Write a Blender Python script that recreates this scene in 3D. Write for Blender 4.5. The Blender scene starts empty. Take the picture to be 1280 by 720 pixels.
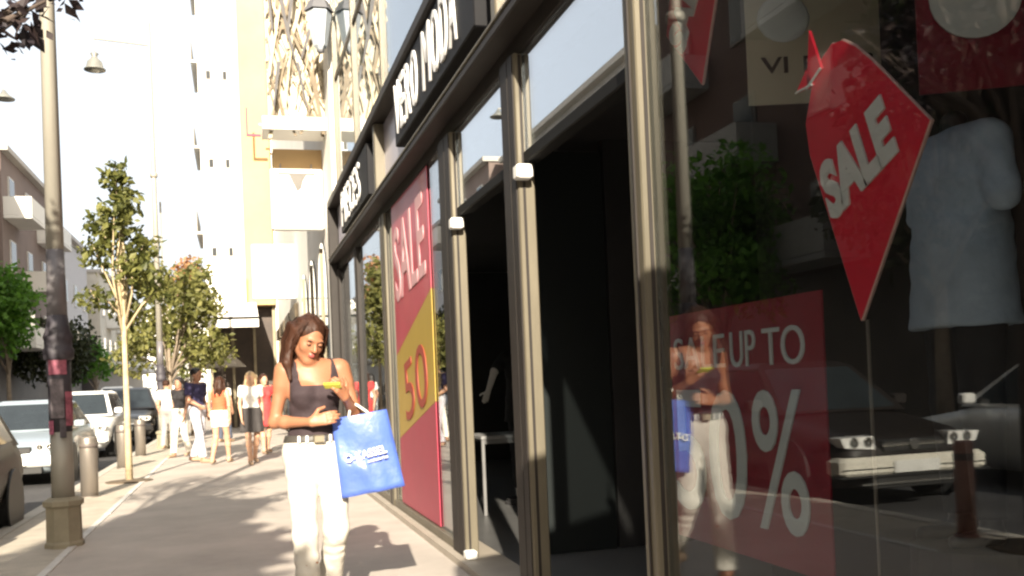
import bpy, math, random
import numpy as np
from mathutils import Vector, Matrix
random.seed(7); rng = np.random.default_rng(7)
R = math.radians
SC = bpy.context.scene
COL = SC.collection

# ------------------------------------------------------------------ camera
CAM_Z = 1.28
YAW, PITCH, ROLL = R(16.0), R(1.0), R(2.4)
fw = Vector((math.sin(YAW)*math.cos(PITCH), math.cos(YAW)*math.cos(PITCH), math.sin(PITCH)))
r0 = Vector((math.cos(YAW), -math.sin(YAW), 0)); u0 = r0.cross(fw)
rr = r0*math.cos(ROLL) - u0*math.sin(ROLL); uu = r0*math.sin(ROLL) + u0*math.cos(ROLL)
cd = bpy.data.cameras.new('camera'); cam = bpy.data.objects.new('camera', cd); COL.objects.link(cam)
M = Matrix((rr, uu, -fw)).transposed().to_4x4(); M.translation = Vector((0, 0, CAM_Z))
cam.matrix_world = M
cd.sensor_width = 36.0; cd.lens = 33.75; cd.shift_y = 95/1280; cd.clip_start = 0.05; cd.clip_end = 2000
SC.camera = cam
SC.render.resolution_x, SC.render.resolution_y = 1024, 576
SC.cycles.filter_width = 2.4
SC.cycles.max_bounces = 8; SC.cycles.transparent_max_bounces = 24

# ------------------------------------------------------------------ sky, sun, exposure
SUN_EL, SUN_AZ = R(24.5), R(191.5)          # azimuth clockwise from +Y
w = bpy.data.worlds.new('World'); SC.world = w; w.use_nodes = True
nt = w.node_tree; bg = nt.nodes['Background']
sky = nt.nodes.new('ShaderNodeTexSky'); sky.sky_type = 'NISHITA'; sky.sun_disc = False
sky.sun_elevation = SUN_EL; sky.sun_rotation = SUN_AZ
sky.air_density = 1.0; sky.dust_density = 6.0; sky.ozone_density = 0.6
hz = nt.nodes.new('ShaderNodeMix'); hz.data_type = 'RGBA'; hz.inputs[0].default_value = 0.85     # bright hazy veil over the whole sky
hz.inputs[7].default_value = (2.75, 2.85, 2.95, 1)
nt.links.new(sky.outputs[0], hz.inputs[6]); nt.links.new(hz.outputs[2], bg.inputs[0]); bg.inputs[1].default_value = 0.15
sd = bpy.data.lights.new('sun', 'SUN'); sd.energy = 5.0; sd.angle = R(0.6); sd.color = (1.0, 0.89, 0.72)
so = bpy.data.objects.new('sun', sd); COL.objects.link(so)
to_sun = Vector((math.sin(SUN_AZ)*math.cos(SUN_EL), math.cos(SUN_AZ)*math.cos(SUN_EL), math.sin(SUN_EL)))
so.rotation_euler = to_sun.to_track_quat('Z', 'Y').to_euler(); so.location = to_sun*60
vs = SC.view_settings; vs.view_transform = 'Standard'; vs.look = 'None'; vs.gamma = 1; vs.exposure = 1.5
try: vs.use_curve_mapping = False
except Exception: pass

# ------------------------------------------------------------------ materials
MATS = {}
def mat(name, col, rough=0.7, metal=0.0, var=0.12, scale=6.0, bump=0.0, bscale=40.0, spec=0.5, coat=0.0, alpha_tr=0.0, stretch=None):
    if name in MATS: return MATS[name]
    m = bpy.data.materials.new(name); m.use_nodes = True; n = m.node_tree.nodes; l = m.node_tree.links
    b = n['Principled BSDF']
    b.inputs['Roughness'].default_value = rough; b.inputs['Metallic'].default_value = metal
    b.inputs['Specular IOR Level'].default_value = spec; b.inputs['Coat Weight'].default_value = coat
    b.inputs['Base Color'].default_value = (*col, 1)
    if var > 0 or bump > 0:
        tc = n.new('ShaderNodeTexCoord'); mp = n.new('ShaderNodeMapping'); l.new(tc.outputs['Object'], mp.inputs[0])
        if stretch: mp.inputs['Scale'].default_value = stretch
    if var > 0:
        t = n.new('ShaderNodeTexNoise'); t.inputs['Scale'].default_value = scale; t.inputs['Detail'].default_value = 6; t.inputs['Roughness'].default_value = 0.65
        l.new(mp.outputs[0], t.inputs[0])
        cr = n.new('ShaderNodeValToRGB'); e = cr.color_ramp.elements
        e[0].position = 0.3; e[1].position = 0.7
        e[0].color = (*[c*(1-var) for c in col], 1); e[1].color = (*[min(1, c*(1+var)) for c in col], 1)
        l.new(t.outputs[0], cr.inputs[0]); l.new(cr.outputs[0], b.inputs['Base Color'])
    if bump > 0:
        t2 = n.new('ShaderNodeTexNoise'); t2.inputs['Scale'].default_value = bscale; t2.inputs['Detail'].default_value = 4
        l.new(mp.outputs[0], t2.inputs[0]); bp = n.new('ShaderNodeBump'); bp.inputs['Strength'].default_value = bump; bp.inputs['Distance'].default_value = 0.02
        l.new(t2.outputs[0], bp.inputs['Height']); l.new(bp.outputs[0], b.inputs['Normal'])
    MATS[name] = m; return m

def glass_mat(name, f0=0.045, tint=(0.9, 0.93, 0.92), rough=0.0):
    if name in MATS: return MATS[name]
    m = bpy.data.materials.new(name); m.use_nodes = True; n = m.node_tree.nodes; l = m.node_tree.links
    n.remove(n['Principled BSDF']); out = n['Material Output']
    lw = n.new('ShaderNodeLayerWeight'); lw.inputs[0].default_value = 0.5
    p = n.new('ShaderNodeMath'); p.operation = 'POWER'; p.inputs[1].default_value = 5; l.new(lw.outputs['Facing'], p.inputs[0])
    q = n.new('ShaderNodeMath'); q.operation = 'MULTIPLY_ADD'; q.inputs[1].default_value = 1-f0; q.inputs[2].default_value = f0; l.new(p.outputs[0], q.inputs[0])
    tr = n.new('ShaderNodeBsdfTransparent'); tr.inputs[0].default_value = (*tint, 1)
    gl = n.new('ShaderNodeBsdfGlossy'); gl.inputs['Roughness'].default_value = rough; gl.inputs[0].default_value = (0.96, 0.98, 1, 1)
    mx = n.new('ShaderNodeMixShader'); l.new(q.outputs[0], mx.inputs[0]); l.new(tr.outputs[0], mx.inputs[1]); l.new(gl.outputs[0], mx.inputs[2])
    l.new(mx.outputs[0], out.inputs[0]); MATS[name] = m; return m

def leaf_mat(name, c1, c2, trans=0.35):
    if name in MATS: return MATS[name]
    m = bpy.data.materials.new(name); m.use_nodes = True; n = m.node_tree.nodes; l = m.node_tree.links
    b = n['Principled BSDF']; b.inputs['Roughness'].default_value = 0.55
    g = n.new('ShaderNodeNewGeometry'); cr = n.new('ShaderNodeValToRGB')
    cr.color_ramp.elements[0].color = (*c1, 1); cr.color_ramp.elements[1].color = (*c2, 1)
    l.new(g.outputs['Random Per Island'], cr.inputs[0]); l.new(cr.outputs[0], b.inputs['Base Color'])
    t = n.new('ShaderNodeBsdfTranslucent'); l.new(cr.outputs[0], t.inputs[0])
    mx = n.new('ShaderNodeMixShader'); mx.inputs[0].default_value = trans
    l.new(b.outputs[0], mx.inputs[1]); l.new(t.outputs[0], mx.inputs[2]); l.new(mx.outputs[0], n['Material Output'].inputs[0])
    MATS[name] = m; return m

alu = mat('bronze_aluminium', (0.128, 0.112, 0.08), 0.45, 0.2, 0.22, 5, stretch=(1, 1, .2))
dark_alu = mat('dark_bronze', (0.02, 0.016, 0.014), 0.55, 0.0, 0.2, 4, spec=.3)
transom_glass = glass_mat('transom_glass', 0.4, (.7, .75, .78))
shop_glass = glass_mat('shop_glass', 0.08, (.80, .82, .82))
upper_glass = glass_mat('upper_glass', 0.12, (0.55, 0.62, 0.66))
white_paint = mat('white_paint', (0.8, 0.79, 0.76), 0.5, 0, 0.04, 8)
black_paint = mat('black_paint', (0.008, 0.008, 0.01), 0.6, 0, 0.1, 8, spec=.2)
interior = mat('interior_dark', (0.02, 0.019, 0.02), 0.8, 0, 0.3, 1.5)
steel = mat('brushed_steel', (0.28, 0.25, 0.22), 0.42, 0.6, 0.15, 4, stretch=(1, 1, .15))
red_print = mat('red_print', (0.80, 0.012, 0.045), 0.55, 0, 0.08, 5)
grey_print = mat('white_print', (0.72, 0.74, 0.74), 0.6, 0, 0.05, 6)

# ------------------------------------------------------------------ helpers
def setp(o, label=None, cat=None, group=None, kind=None):
    if label: o['label'] = label
    if cat: o['category'] = cat
    if group: o['group'] = group
    if kind: o['kind'] = kind
    return o
def thing(name, label, cat, loc=(0, 0, 0), rz=0.0, group=None):
    o = bpy.data.objects.new(name, None); COL.objects.link(o); o.empty_display_size = .1
    o.location = loc; o.rotation_euler = (0, 0, rz)
    return setp(o, label, cat, group)
def link_mesh(name, me, m, parent=None, smooth=False):
    o = bpy.data.objects.new(name, me); COL.objects.link(o)
    if m is not None and len(me.materials) == 0: me.materials.append(m)
    if smooth: me.polygons.foreach_set('use_smooth', [True]*len(me.polygons))
    if parent: o.parent = parent
    return o
class MB:
    def __init__(s): s.v = []; s.f = []
    def add(s, vs, fs):
        k = len(s.v); s.v += [tuple(a) for a in vs]; s.f += [tuple(i+k for i in f) for f in fs]; return s
    def box(s, x0, x1, y0, y1, z0, z1):
        return s.add([(x0,y0,z0),(x1,y0,z0),(x1,y1,z0),(x0,y1,z0),(x0,y0,z1),(x1,y0,z1),(x1,y1,z1),(x0,y1,z1)],
                     [(0,3,2,1),(4,5,6,7),(0,1,5,4),(1,2,6,5),(2,3,7,6),(3,0,4,7)])
    def bbox(s, x0, x1, y0, y1, z0, z1, b=.012):
        # box with chamfered vertical and horizontal edges (rounded-looking)
        xs, ys, zs = (x0, x1), (y0, y1), (z0, z1)
        pts = []; 
        def ring(z, i): 
            return [(x0+b+i,y0+i,z),(x1-b-i,y0+i,z),(x1-i,y0+b+i,z),(x1-i,y1-b-i,z),(x1-b-i,y1-i,z),(x0+b+i,y1-i,z),(x0+i,y1-b-i,z),(x0+i,y0+b+i,z)]
        rs = [ring(z0, b), ring(z0+b, 0), ring(z1-b, 0), ring(z1, b)]
        vs = [p for r_ in rs for p in r_]; fs = [tuple(range(7, -1, -1)), tuple(range(24, 32))]
        for a in range(3):
            for i in range(8):
                j = (i+1) % 8; fs.append((a*8+i, a*8+j, a*8+8+j, a*8+8+i))
        return s.add(vs, fs)
    def prism(s, poly, axis, a0, a1):
        n = len(poly)
        def P(p, a):
            return (a, p[0], p[1]) if axis == 'x' else ((p[0], a, p[1]) if axis == 'y' else (p[0], p[1], a))
        vs = [P(p, a0) for p in poly]+[P(p, a1) for p in poly]
        fs = [tuple(range(n-1, -1, -1)), tuple(range(n, 2*n))]+[(i, (i+1) % n, n+(i+1) % n, n+i) for i in range(n)]
        return s.add(vs, fs)
    def tube(s, pts, rads, n=8, cap=True):
        pts = [Vector(p) for p in pts]
        if not hasattr(rads, '__len__'): rads = [rads]*len(pts)
        k = len(s.v); up = Vector((0.123, 0.987, 0.05))
        for i, p in enumerate(pts):
            d = (pts[min(i+1, len(pts)-1)]-pts[max(i-1, 0)]).normalized()
            a = d.cross(up)
            if a.length < .1: a = d.cross(Vector((1, 0, 0)))
            a.normalize(); b = d.cross(a)
            for j in range(n):
                t = 2*math.pi*j/n; s.v.append(tuple(p+(a*math.cos(t)+b*math.sin(t))*rads[i]))
        for i in range(len(pts)-1):
            for j in range(n):
                j2 = (j+1) % n; s.f.append((k+i*n+j, k+i*n+j2, k+(i+1)*n+j2, k+(i+1)*n+j))
        if cap:
            s.f.append(tuple(k+j for j in range(n-1, -1, -1))); m0 = k+(len(pts)-1)*n; s.f.append(tuple(m0+j for j in range(n)))
        return s
    def lathe(s, prof, c=(0, 0, 0), n=16, axis='z', rot=0.0):
        k = len(s.v); N = len(prof)
        for (r_, z) in prof:
            for j in range(n):
                t = 2*math.pi*j/n+rot; x, y = r_*math.cos(t), r_*math.sin(t)
                s.v.append((c[0]+x, c[1]+y, c[2]+z) if axis == 'z' else ((c[0]+z, c[1]+x, c[2]+y) if axis == 'x' else (c[0]+y, c[1]+z, c[2]+x)))
        for i in range(N-1):
            for j in range(n):
                j2 = (j+1) % n; s.f.append((k+i*n+j, k+i*n+j2, k+(i+1)*n+j2, k+(i+1)*n+j))
        s.f.append(tuple(k+j for j in range(n-1, -1, -1))); s.f.append(tuple(k+(N-1)*n+j for j in range(n)))
        return s
    def ell(s, c, r_, nu=12, nv=8):
        k = len(s.v)
        for i in range(nv+1):
            a = -math.pi/2+math.pi*i/nv
            for j in range(nu):
                t = 2*math.pi*j/nu; ca = max(math.cos(a), 1e-3)
                s.v.append((c[0]+r_[0]*ca*math.cos(t), c[1]+r_[1]*ca*math.sin(t), c[2]+r_[2]*math.sin(a)))
        for i in range(nv):
            for j in range(nu):
                j2 = (j+1) % nu; s.f.append((k+i*nu+j, k+i*nu+j2, k+(i+1)*nu+j2, k+(i+1)*nu+j))
        return s
    def mesh(s, name):
        me = bpy.data.meshes.new(name); me.from_pydata(s.v, [], s.f); me.update(); return me
    def build(s, name, m, parent=None, smooth=False):
        return link_mesh(name, s.mesh(name), m, parent, smooth)

def text_mesh(txt, size, bold=0.0, depth=0.006, shear=0.0, xs=1.0):
    c = bpy.data.curves.new('lettering', 'FONT'); c.body = txt; c.size = size; c.extrude = depth/2; c.offset = bold; c.shear = shear
    c.resolution_u = 4; c.align_x = 'LEFT'
    o = bpy.data.objects.new('lettering', c); COL.objects.link(o)
    bpy.context.view_layer.update()
    dg = bpy.context.evaluated_depsgraph_get()
    me = bpy.data.meshes.new_from_object(o.evaluated_get(dg))
    bpy.data.objects.remove(o); bpy.data.curves.remove(c)
    me.transform(Matrix.Diagonal((xs, 1, 1, 1)))
    return me
def bounds(me):
    a = np.array([v.co[:] for v in me.vertices]); return a.min(0), a.max(0)
FRAME_STREET = Matrix(((0, 0, -1), (-1, 0, 0), (0, 1, 0)))   # columns: text x -> -Y, y -> +Z, normal -> -X
def put_text(name, txt, m, parent, origin, width, height, rot=0.0, bold=0.0, shear=0.0, depth=0.006, frame=FRAME_STREET, label=None):
    """lettering fitted to width x height, lower-left at origin, on a plane given by frame"""
    me = text_mesh(txt, 1.0, bold, depth, shear)
    lo, hi = bounds(me)
    me.transform(Matrix.Translation((-lo[0], -lo[1], 0)))
    me.transform(Matrix.Diagonal((width/(hi[0]-lo[0]), height/(hi[1]-lo[1]), 1, 1)))
    me.transform(Matrix.Rotation(rot, 4, 'Z'))
    me.transform(frame.to_4x4()); me.transform(Matrix.Translation(origin))
    o = link_mesh(name, me, m, parent)
    if label: o['label'] = label
    return o

# ------------------------------------------------------------------ signed distance bodies
def nets(D, lo, h):
    S = D < 0
    nx, ny, nz = D.shape
    c = np.zeros((nx-1, ny-1, nz-1), np.int8)
    for i in (0, 1):
        for j in (0, 1):
            for k in (0, 1): c += S[i:nx-1+i, j:ny-1+j, k:nz-1+k]
    act = (c > 0) & (c < 8); idx = np.argwhere(act)
    ids = -np.ones(act.shape, np.int64); ids[act] = np.arange(len(idx))
    P = np.zeros((len(idx), 3)); n = np.zeros(len(idx))
    cor = [(i, j, k) for i in (0, 1) for j in (0, 1) for k in (0, 1)]
    vals = {q: D[idx[:, 0]+q[0], idx[:, 1]+q[1], idx[:, 2]+q[2]] for q in cor}
    for a in cor:
        for ax in range(3):
            if a[ax] == 0:
                b = list(a); b[ax] = 1; b = tuple(b); va, vb = vals[a], vals[b]; m_ = (va < 0) != (vb < 0)
                t = np.where(m_, va/np.where(m_, va-vb, 1), 0)
                q = np.array(a, float)[None]+np.zeros((len(idx), 3)); q[:, ax] += t
                P += q*m_[:, None]; n += m_
    V = (idx+P/n[:, None])*h+lo
    faces = []
    for ax in range(3):
        o = [0, 1, 2]; o.remove(ax); b1, b2 = o
        sl0 = [slice(1, -1)]*3; sl0[ax] = slice(0, -1); sl1 = [slice(1, -1)]*3; sl1[ax] = slice(1, None)
        A = S[tuple(sl0)]; B = S[tuple(sl1)]; e = np.argwhere(A != B)
        if len(e) == 0: continue
        flip = A[tuple(e.T)]
        base = e.copy(); base[:, b1] += 1; base[:, b2] += 1
        def cid(d1, d2):
            q = base.copy(); q[:, b1] += d1; q[:, b2] += d2; return ids[q[:, 0], q[:, 1], q[:, 2]]
        Q = np.stack([cid(-1, -1), cid(0, -1), cid(0, 0), cid(-1, 0)], 1)
        if ax == 1: flip = ~flip
        Q[~flip] = Q[~flip][:, ::-1]
        faces.append(Q)
    return V, np.concatenate(faces)
def smin(a, b, k):
    hh = np.maximum(k-np.abs(a-b), 0)/k
    return np.minimum(a, b)-hh*hh*k*.25
class Field:
    def __init__(s, lo, hi, h):
        s.lo = np.array(lo, float); s.h = h; s.n = np.ceil((np.array(hi)-s.lo)/h).astype(int)+1
        s.D = np.full(s.n, 0.25, np.float32)
    def win(s, lo, hi):
        a = np.clip(np.floor((np.array(lo)-s.lo)/s.h).astype(int), 0, s.n); b = np.clip(np.ceil((np.array(hi)-s.lo)/s.h).astype(int)+1, 0, s.n)
        sl = tuple(slice(i, j) for i, j in zip(a, b))
        ax = [(s.lo[i]+s.h*np.arange(a[i], b[i])).astype(np.float32) for i in range(3)]
        return sl, ax[0][:, None, None], ax[1][None, :, None], ax[2][None, None, :]
    def prim(s, p):
        t = p[0]; pad = .07
        if t == 'c':
            _, a, b, ra, rb, k = p; a = np.array(a, float); b = np.array(b, float); rm = max(ra, rb)+pad
            sl, X, Y, Z = s.win(np.minimum(a, b)-rm, np.maximum(a, b)+rm)
            d = b-a; L = max(d@d, 1e-9)
            tt = np.clip(((X-a[0])*d[0]+(Y-a[1])*d[1]+(Z-a[2])*d[2])/L, 0, 1)
            v = np.sqrt((X-a[0]-tt*d[0])**2+(Y-a[1]-tt*d[1])**2+(Z-a[2]-tt*d[2])**2)-(ra+(rb-ra)*tt)
        else:
            _, c, r_, Rm, k = p; c = np.array(c, float); r_ = np.array(r_, float); rm = r_.max()+pad
            sl, X, Y, Z = s.win(c-rm, c+rm); X = X-c[0]; Y = Y-c[1]; Z = Z-c[2]
            if Rm is not None:
                X, Y, Z = (Rm[0][0]*X+Rm[1][0]*Y+Rm[2][0]*Z, Rm[0][1]*X+Rm[1][1]*Y+Rm[2][1]*Z, Rm[0][2]*X+Rm[1][2]*Y+Rm[2][2]*Z)
            q = np.sqrt((X/r_[0])**2+(Y/r_[1])**2+(Z/r_[2])**2); g = np.sqrt((X/r_[0]**2)**2+(Y/r_[1]**2)**2+(Z/r_[2]**2)**2)
            v = q*(q-1)/np.maximum(g, 1e-4)
        if v.size == 0: return
        if t == 's':
            D = s.D[sl]; s.D[sl] = -smin(-D, v, k)
        else: s.D[sl] = smin(s.D[sl], v.astype(np.float32), k)
    def grid(s):
        return s.win(s.lo, s.lo+s.h*(s.n-1))[1:]
    def mesh(s, name):
        D = s.D.copy()
        D[0] = D[-1] = .1; D[:, 0] = D[:, -1] = .1; D[:, :, 0] = D[:, :, -1] = .1
        V, F = nets(D, s.lo, s.h)
        a_, b_, c_ = V[F[:, 0]], V[F[:, 1]], V[F[:, 2]]
        if np.einsum('ij,ij->i', a_-V.mean(0), np.cross(b_-a_, c_-a_)).sum() < 0: F = F[:, ::-1]
        me = bpy.data.meshes.new(name); me.from_pydata(V.tolist(), [], F.tolist()); me.update(); return me
def field(prims, lo, hi, h):
    f = Field(lo, hi, h)
    for p in prims: f.prim(p)
    return f
def vadd(a, b, t=1.0): return tuple(np.array(a, float)+t*np.array(b, float))
def unit(a): a = np.array(a, float); return a/np.linalg.norm(a)
def hand_prims(wr, d, nrm, curl=.5, side=1, k=.010, sc=1.0, curls=None):
    """palm and five fingers; d points to the fingers, nrm leaves the palm, side = which way the thumb lies"""
    wr = np.array(wr, float); d = unit(d); nrm = np.array(nrm, float); nrm = unit(nrm-d*(nrm@d)); x = np.cross(d, nrm)*side
    P = []
    for t in (-.024, -.008, .008, .024):
        P.append(('c', wr+x*t*.55*sc, wr+d*.075*sc+x*t*sc, .014*sc, .0115*sc, .012))
    Ls = [.066, .075, .070, .055]
    for i, t in enumerate((.027, .009, -.009, -.026)):
        c = curls[i] if curls else curl
        p = wr+d*(.08-.004*abs(i-1))*sc+x*t*sc; a = .35*c
        fr = [.45, .32, .25]
        for sgi in range(3):
            dirv = d*math.cos(a)+nrm*math.sin(a); q = p+dirv*Ls[i]*fr[sgi]*sc
            P.append(('c', p, q, (.0092-.0008*sgi)*sc, (.0085-.0009*sgi)*sc, .004)); p = q; a += c*1.0
    c = curls[4] if curls else curl
    p = wr+d*.02*sc+x*.026*sc; a = unit(d*.65+x*.75+nrm*.25); q = p+a*.042*sc
    P.append(('c', p, q, .013*sc, .0105*sc, .012)); b = unit(d*.9+x*(.45-.5*c)+nrm*(.2+.5*c)); P.append(('c', q, q+b*.034*sc, .0105*sc, .0085*sc, .005))
    return P

def head_prims(c, Rm, fem=True):
    c = np.array(c, float); Rm = np.array(Rm, float)
    T = lambda p: c+Rm@np.array(p, float)
    P = [('e', T((0, .012, .03)), (.073, .092, .086), Rm, .02), ('e', T((0, -.022, -.03)), (.058, .066, .083), Rm, .03),
         ('c', T((.042, .0, -.055)), T((.012, -.062, -.098)), .022, .017, .03), ('c', T((-.042, .0, -.055)), T((-.012, -.062, -.098)), .022, .017, .03),
         ('e', T((.038, -.055, -.025)), (.022, .02, .026), Rm, .02), ('e', T((-.038, -.055, -.025)), (.022, .02, .026), Rm, .02),
         ('s', T((.031, -.094, .004)), (.017, .014, .011), Rm, .012), ('s', T((-.031, -.094, .004)), (.017, .014, .011), Rm, .012),
         ('e', T((0, -.08, .022)), (.05, .012, .008), Rm, .012),
         ('c', T((0, -.084, .012)), T((0, -.106, -.026)), .007, .0115, .010),
         ('e', T((.010, -.094, -.03)), (.008, .009, .007), Rm, .006), ('e', T((-.010, -.094, -.03)), (.008, .009, .007), Rm, .006),
         ('e', T((0, -.086, -.053)), (.022, .012, .006), Rm, .005), ('e', T((0, -.085, -.064)), (.019, .012, .0065), Rm, .005),
         ('e', T((.073, .012, -.012)), (.008, .018, .03), Rm, .008), ('e', T((-.073, .012, -.012)), (.008, .018, .03), Rm, .008)]
    return P, T
def rotm(rx, ry, rz):
    return np.array(Matrix.Rotation(rz, 3, 'Z') @ Matrix.Rotation(ry, 3, 'Y') @ Matrix.Rotation(rx, 3, 'X'))

skin_l = None
def skin_mat(name, col):
    m = mat(name, col, .5, 0, .06, 14, .03, 120)
    b = m.node_tree.nodes['Principled BSDF']; b.inputs['Subsurface Weight'].default_value = .12; b.inputs['Subsurface Radius'].default_value = (.02, .008, .004); b.inputs['Subsurface Scale'].default_value = .4
    return m

# =================================================================== SETTING
side_m = mat('pavement_asphalt', (0.42, 0.375, 0.335), .85, 0, .15, 1.1, .3, 90)
strip_m = mat('kerb_concrete', (0.42, 0.375, 0.31), .85, 0, .18, 3.0, .3, 60)
road_m = mat('road_asphalt', (0.055, 0.054, 0.057), .8, 0, .2, 2.0, .4, 80)
def struct(name, mb, m, parent=None):
    o = mb.build(name, m, parent); o['kind'] = 'structure'; return o
struct('ground', MB().box(-400, 400, -60, 700, -.6, -.17), mat('ground_earth', (.2, .18, .16), .9, 0, .2, .4))
struct('road', MB().box(-8.6, -2.36, -40, 300, -.3, -.13), road_m)
struct('pavement', MB().box(-1.42, 1.44, -40, 120, -.3, 0.0), side_m)
struct('kerb_strip', MB().box(-2.2, -1.42, -40, 120, -.3, -.004), strip_m)
kb = MB(); kb.box(-2.36, -2.205, -40, 120, -.3, .0)
struct('kerb', kb, mat('kerb_stone', (.45, .42, .37), .8, 0, .15, 2))
# thin pale edging line between the pavement and the kerb strip: short stones
edge_me = MB().bbox(-.035, .035, -.48, .48, -.02, .012, .006).mesh('edging_stone')
edge_m = mat('edging_stone', (.55, .53, .5), .75, 0, .12, 3); edge_me.materials.append(edge_m)
eds = thing('edging', 'pale stone edging line between pavement and kerb strip', 'edging', (0, 0, 0)); 
for i in range(36):
    o = link_mesh('edging_stone', edge_me, None, eds); o.location = (-1.42+random.uniform(-.004, .004), 6.0+i*.98, random.uniform(-.003, .002))
eds['kind'] = 'structure'; del eds['category']
struct('opposite_pavement', MB().box(-11.2, -8.6, -40, 200, -.3, 0.0), side_m)

# shop threshold and slab
struct('shop_threshold', MB().box(1.44, 1.76, -2, 14.7, -.3, .05), mat('threshold_stone', (.34, .30, .25), .6, 0, .1, 4))

# =================================================================== THE SHOP
FX, GX = 1.50, 1.545
shop = thing('shop_building', 'glass fronted clothes shop with bronze posts along the pavement', 'shop', (0, 0, 0))
POSTS = [(.45, .62), (3.35, 3.46), (4.96, 5.22), (6.60, 6.98), (9.80, 10.12), (12.2, 12.42), (14.40, 14.62)]
for i, (a, b) in enumerate(POSTS):
    p = MB().bbox(FX, 1.595, a, b, .05, 3.06, .006).build('post', alu if i < 5 else dark_alu, shop)
    MB().box(FX-.008, FX+.004, a+.45*(b-a), a+.55*(b-a), .06, 3.05).build('groove', dark_alu, p)
    if i in (2, 3): MB().box(FX-.006, FX+.003, a+.02, b, .055, 3.055).build('cap_strip', dark_alu, p)
    if 0 < i < 5: MB().box(FX+.025, FX+.04, a-.004, a+.01, .06, 3.05).build('groove', dark_alu, p)
def pane(y0, y1, z0, z1, m=shop_glass, x=GX, name='glass_pane'):
    return MB().box(x, x+.01, y0+.002, y1-.002, z0+.002, z1-.002).build(name, m, shop)
pane(.62, 3.35, .12, 3.06)
pane(3.46, 4.96, 2.52, 3.06, transom_glass); pane(5.22, 6.60, 2.52, 3.06, transom_glass)
pane(6.98, 9.80, .12, 3.06); pane(10.12, 12.2, .12, 3.06); pane(12.42, 14.40, .12, 3.06)
for a, b in ((.62, 3.35), (6.98, 9.80), (10.12, 12.2), (12.42, 14.40)):
    MB().bbox(GX-.04, GX+.06, a, b, .05, .12, .006).build('sill', alu, shop)
for a, b in ((3.46, 4.96), (5.22, 6.60)):
    MB().bbox(GX-.01, GX+.07, a, b, 2.455, 2.52, .006).build('door_header', mat('header_black', (.006, .006, .006), .7, spec=.2), shop)
    MB().box(GX-.02, GX+.03, a, a+.05, .055, 2.43).build('door_jamb', dark_alu, shop)
for y in (4.96, 6.60):
    MB().bbox(FX-.03, FX+.06, y-.09, y-.004, 2.36, 2.435, .008).build('door_sensor', white_paint, shop)
MB().bbox(FX-.02, FX+.06, 6.5, 6.595, .052, .11, .008).build('floor_stop', white_paint, shop)
MB().box(1.53, 1.74, -2, 14.62, 3.062, 3.158).build('fascia', dark_alu, shop)
MB().bbox(1.40, 1.60, -2, 14.70, 3.16, 3.215, .008).build('beam', dark_alu, shop)
MB().bbox(1.39, 1.50, -2, 14.72, 3.217, 3.235, .004).build('beam', alu, shop)
for a, b in ((-2, 5.1), (5.13, 9.86), (9.89, 14.55)):
    MB().box(1.545, 1.57, a, b, 3.257, 3.985).build('sign_strip', mat('sign_strip_panel', (.50, .48, .56), .35, .2, .06, 3), shop)
MB().bbox(1.40, 1.66, -2, 14.70, 3.99, 4.09, .01).build('beam', dark_alu, shop)
MB().bbox(1.40, 1.55, 14.62, 14.74, .0, 3.99, .008).build('post', dark_alu, shop)
for y in (5.11, 9.87): MB().bbox(1.44, 1.60, y-.05, y+.05, 3.257, 3.988, .008).build('post', alu, shop)
ys = [-2, 1.0, 5.11, 7.5, 9.87, 12.2, 14.5]
for a, b in zip(ys[:-1], ys[1:]):
    for z0, z1 in ((4.09, 5.9), (5.95, 8.4)):
        MB().box(1.58, 1.60, a+.035, b-.035, z0+.002, z1).build('upper_pane', upper_glass, shop)
for y in ys: MB().bbox(1.54, 1.66, y-.03, y+.03, 4.092, 8.4, .006).build('mullion', alu, shop)
MB().box(1.56, 1.64, -2, 14.5, 5.9, 5.95).build('transom', alu, shop)
wall_cream = mat('cream_render', (.62, .57, .48), .85, 0, .08, 1.2, .1, 30)
MB().box(1.5, 9, -2, 14.5, 8.42, 15).build('wall', wall_cream, shop)
MB().box(1.85, 9, -2, 14.5, 4.1, 8.4).build('upper_wall', mat('upper_blind', (.55, .58, .6), .8, 0, .05, 2), shop)
# shop interior
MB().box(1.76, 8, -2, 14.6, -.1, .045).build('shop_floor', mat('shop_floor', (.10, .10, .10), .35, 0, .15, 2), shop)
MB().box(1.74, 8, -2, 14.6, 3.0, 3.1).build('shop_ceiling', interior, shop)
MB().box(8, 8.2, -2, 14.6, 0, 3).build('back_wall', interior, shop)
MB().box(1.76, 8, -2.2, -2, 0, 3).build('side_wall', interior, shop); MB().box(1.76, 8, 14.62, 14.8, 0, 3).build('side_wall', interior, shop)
MB().box(2.02, 2.58, 6.45, 6.55, .05, 2.9).build('inner_panel', mat('teal_door_sheen', (.003, .006, .0065), .9, 0, .1, 2), shop)  # stands for a glass door leaf, its slight reflection painted as dark teal
MB().box(2.6, 8, 6.45, 6.55, .05, 3.0).build('inner_panel', interior, shop)
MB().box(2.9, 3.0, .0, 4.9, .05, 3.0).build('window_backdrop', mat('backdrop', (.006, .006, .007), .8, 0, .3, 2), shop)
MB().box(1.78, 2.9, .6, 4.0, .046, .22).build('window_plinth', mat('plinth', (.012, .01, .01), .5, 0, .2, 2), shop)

MB().box(1.52, 1.76, -2, .448, .05, 2.98).build('pier', dark_alu, shop)
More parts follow.
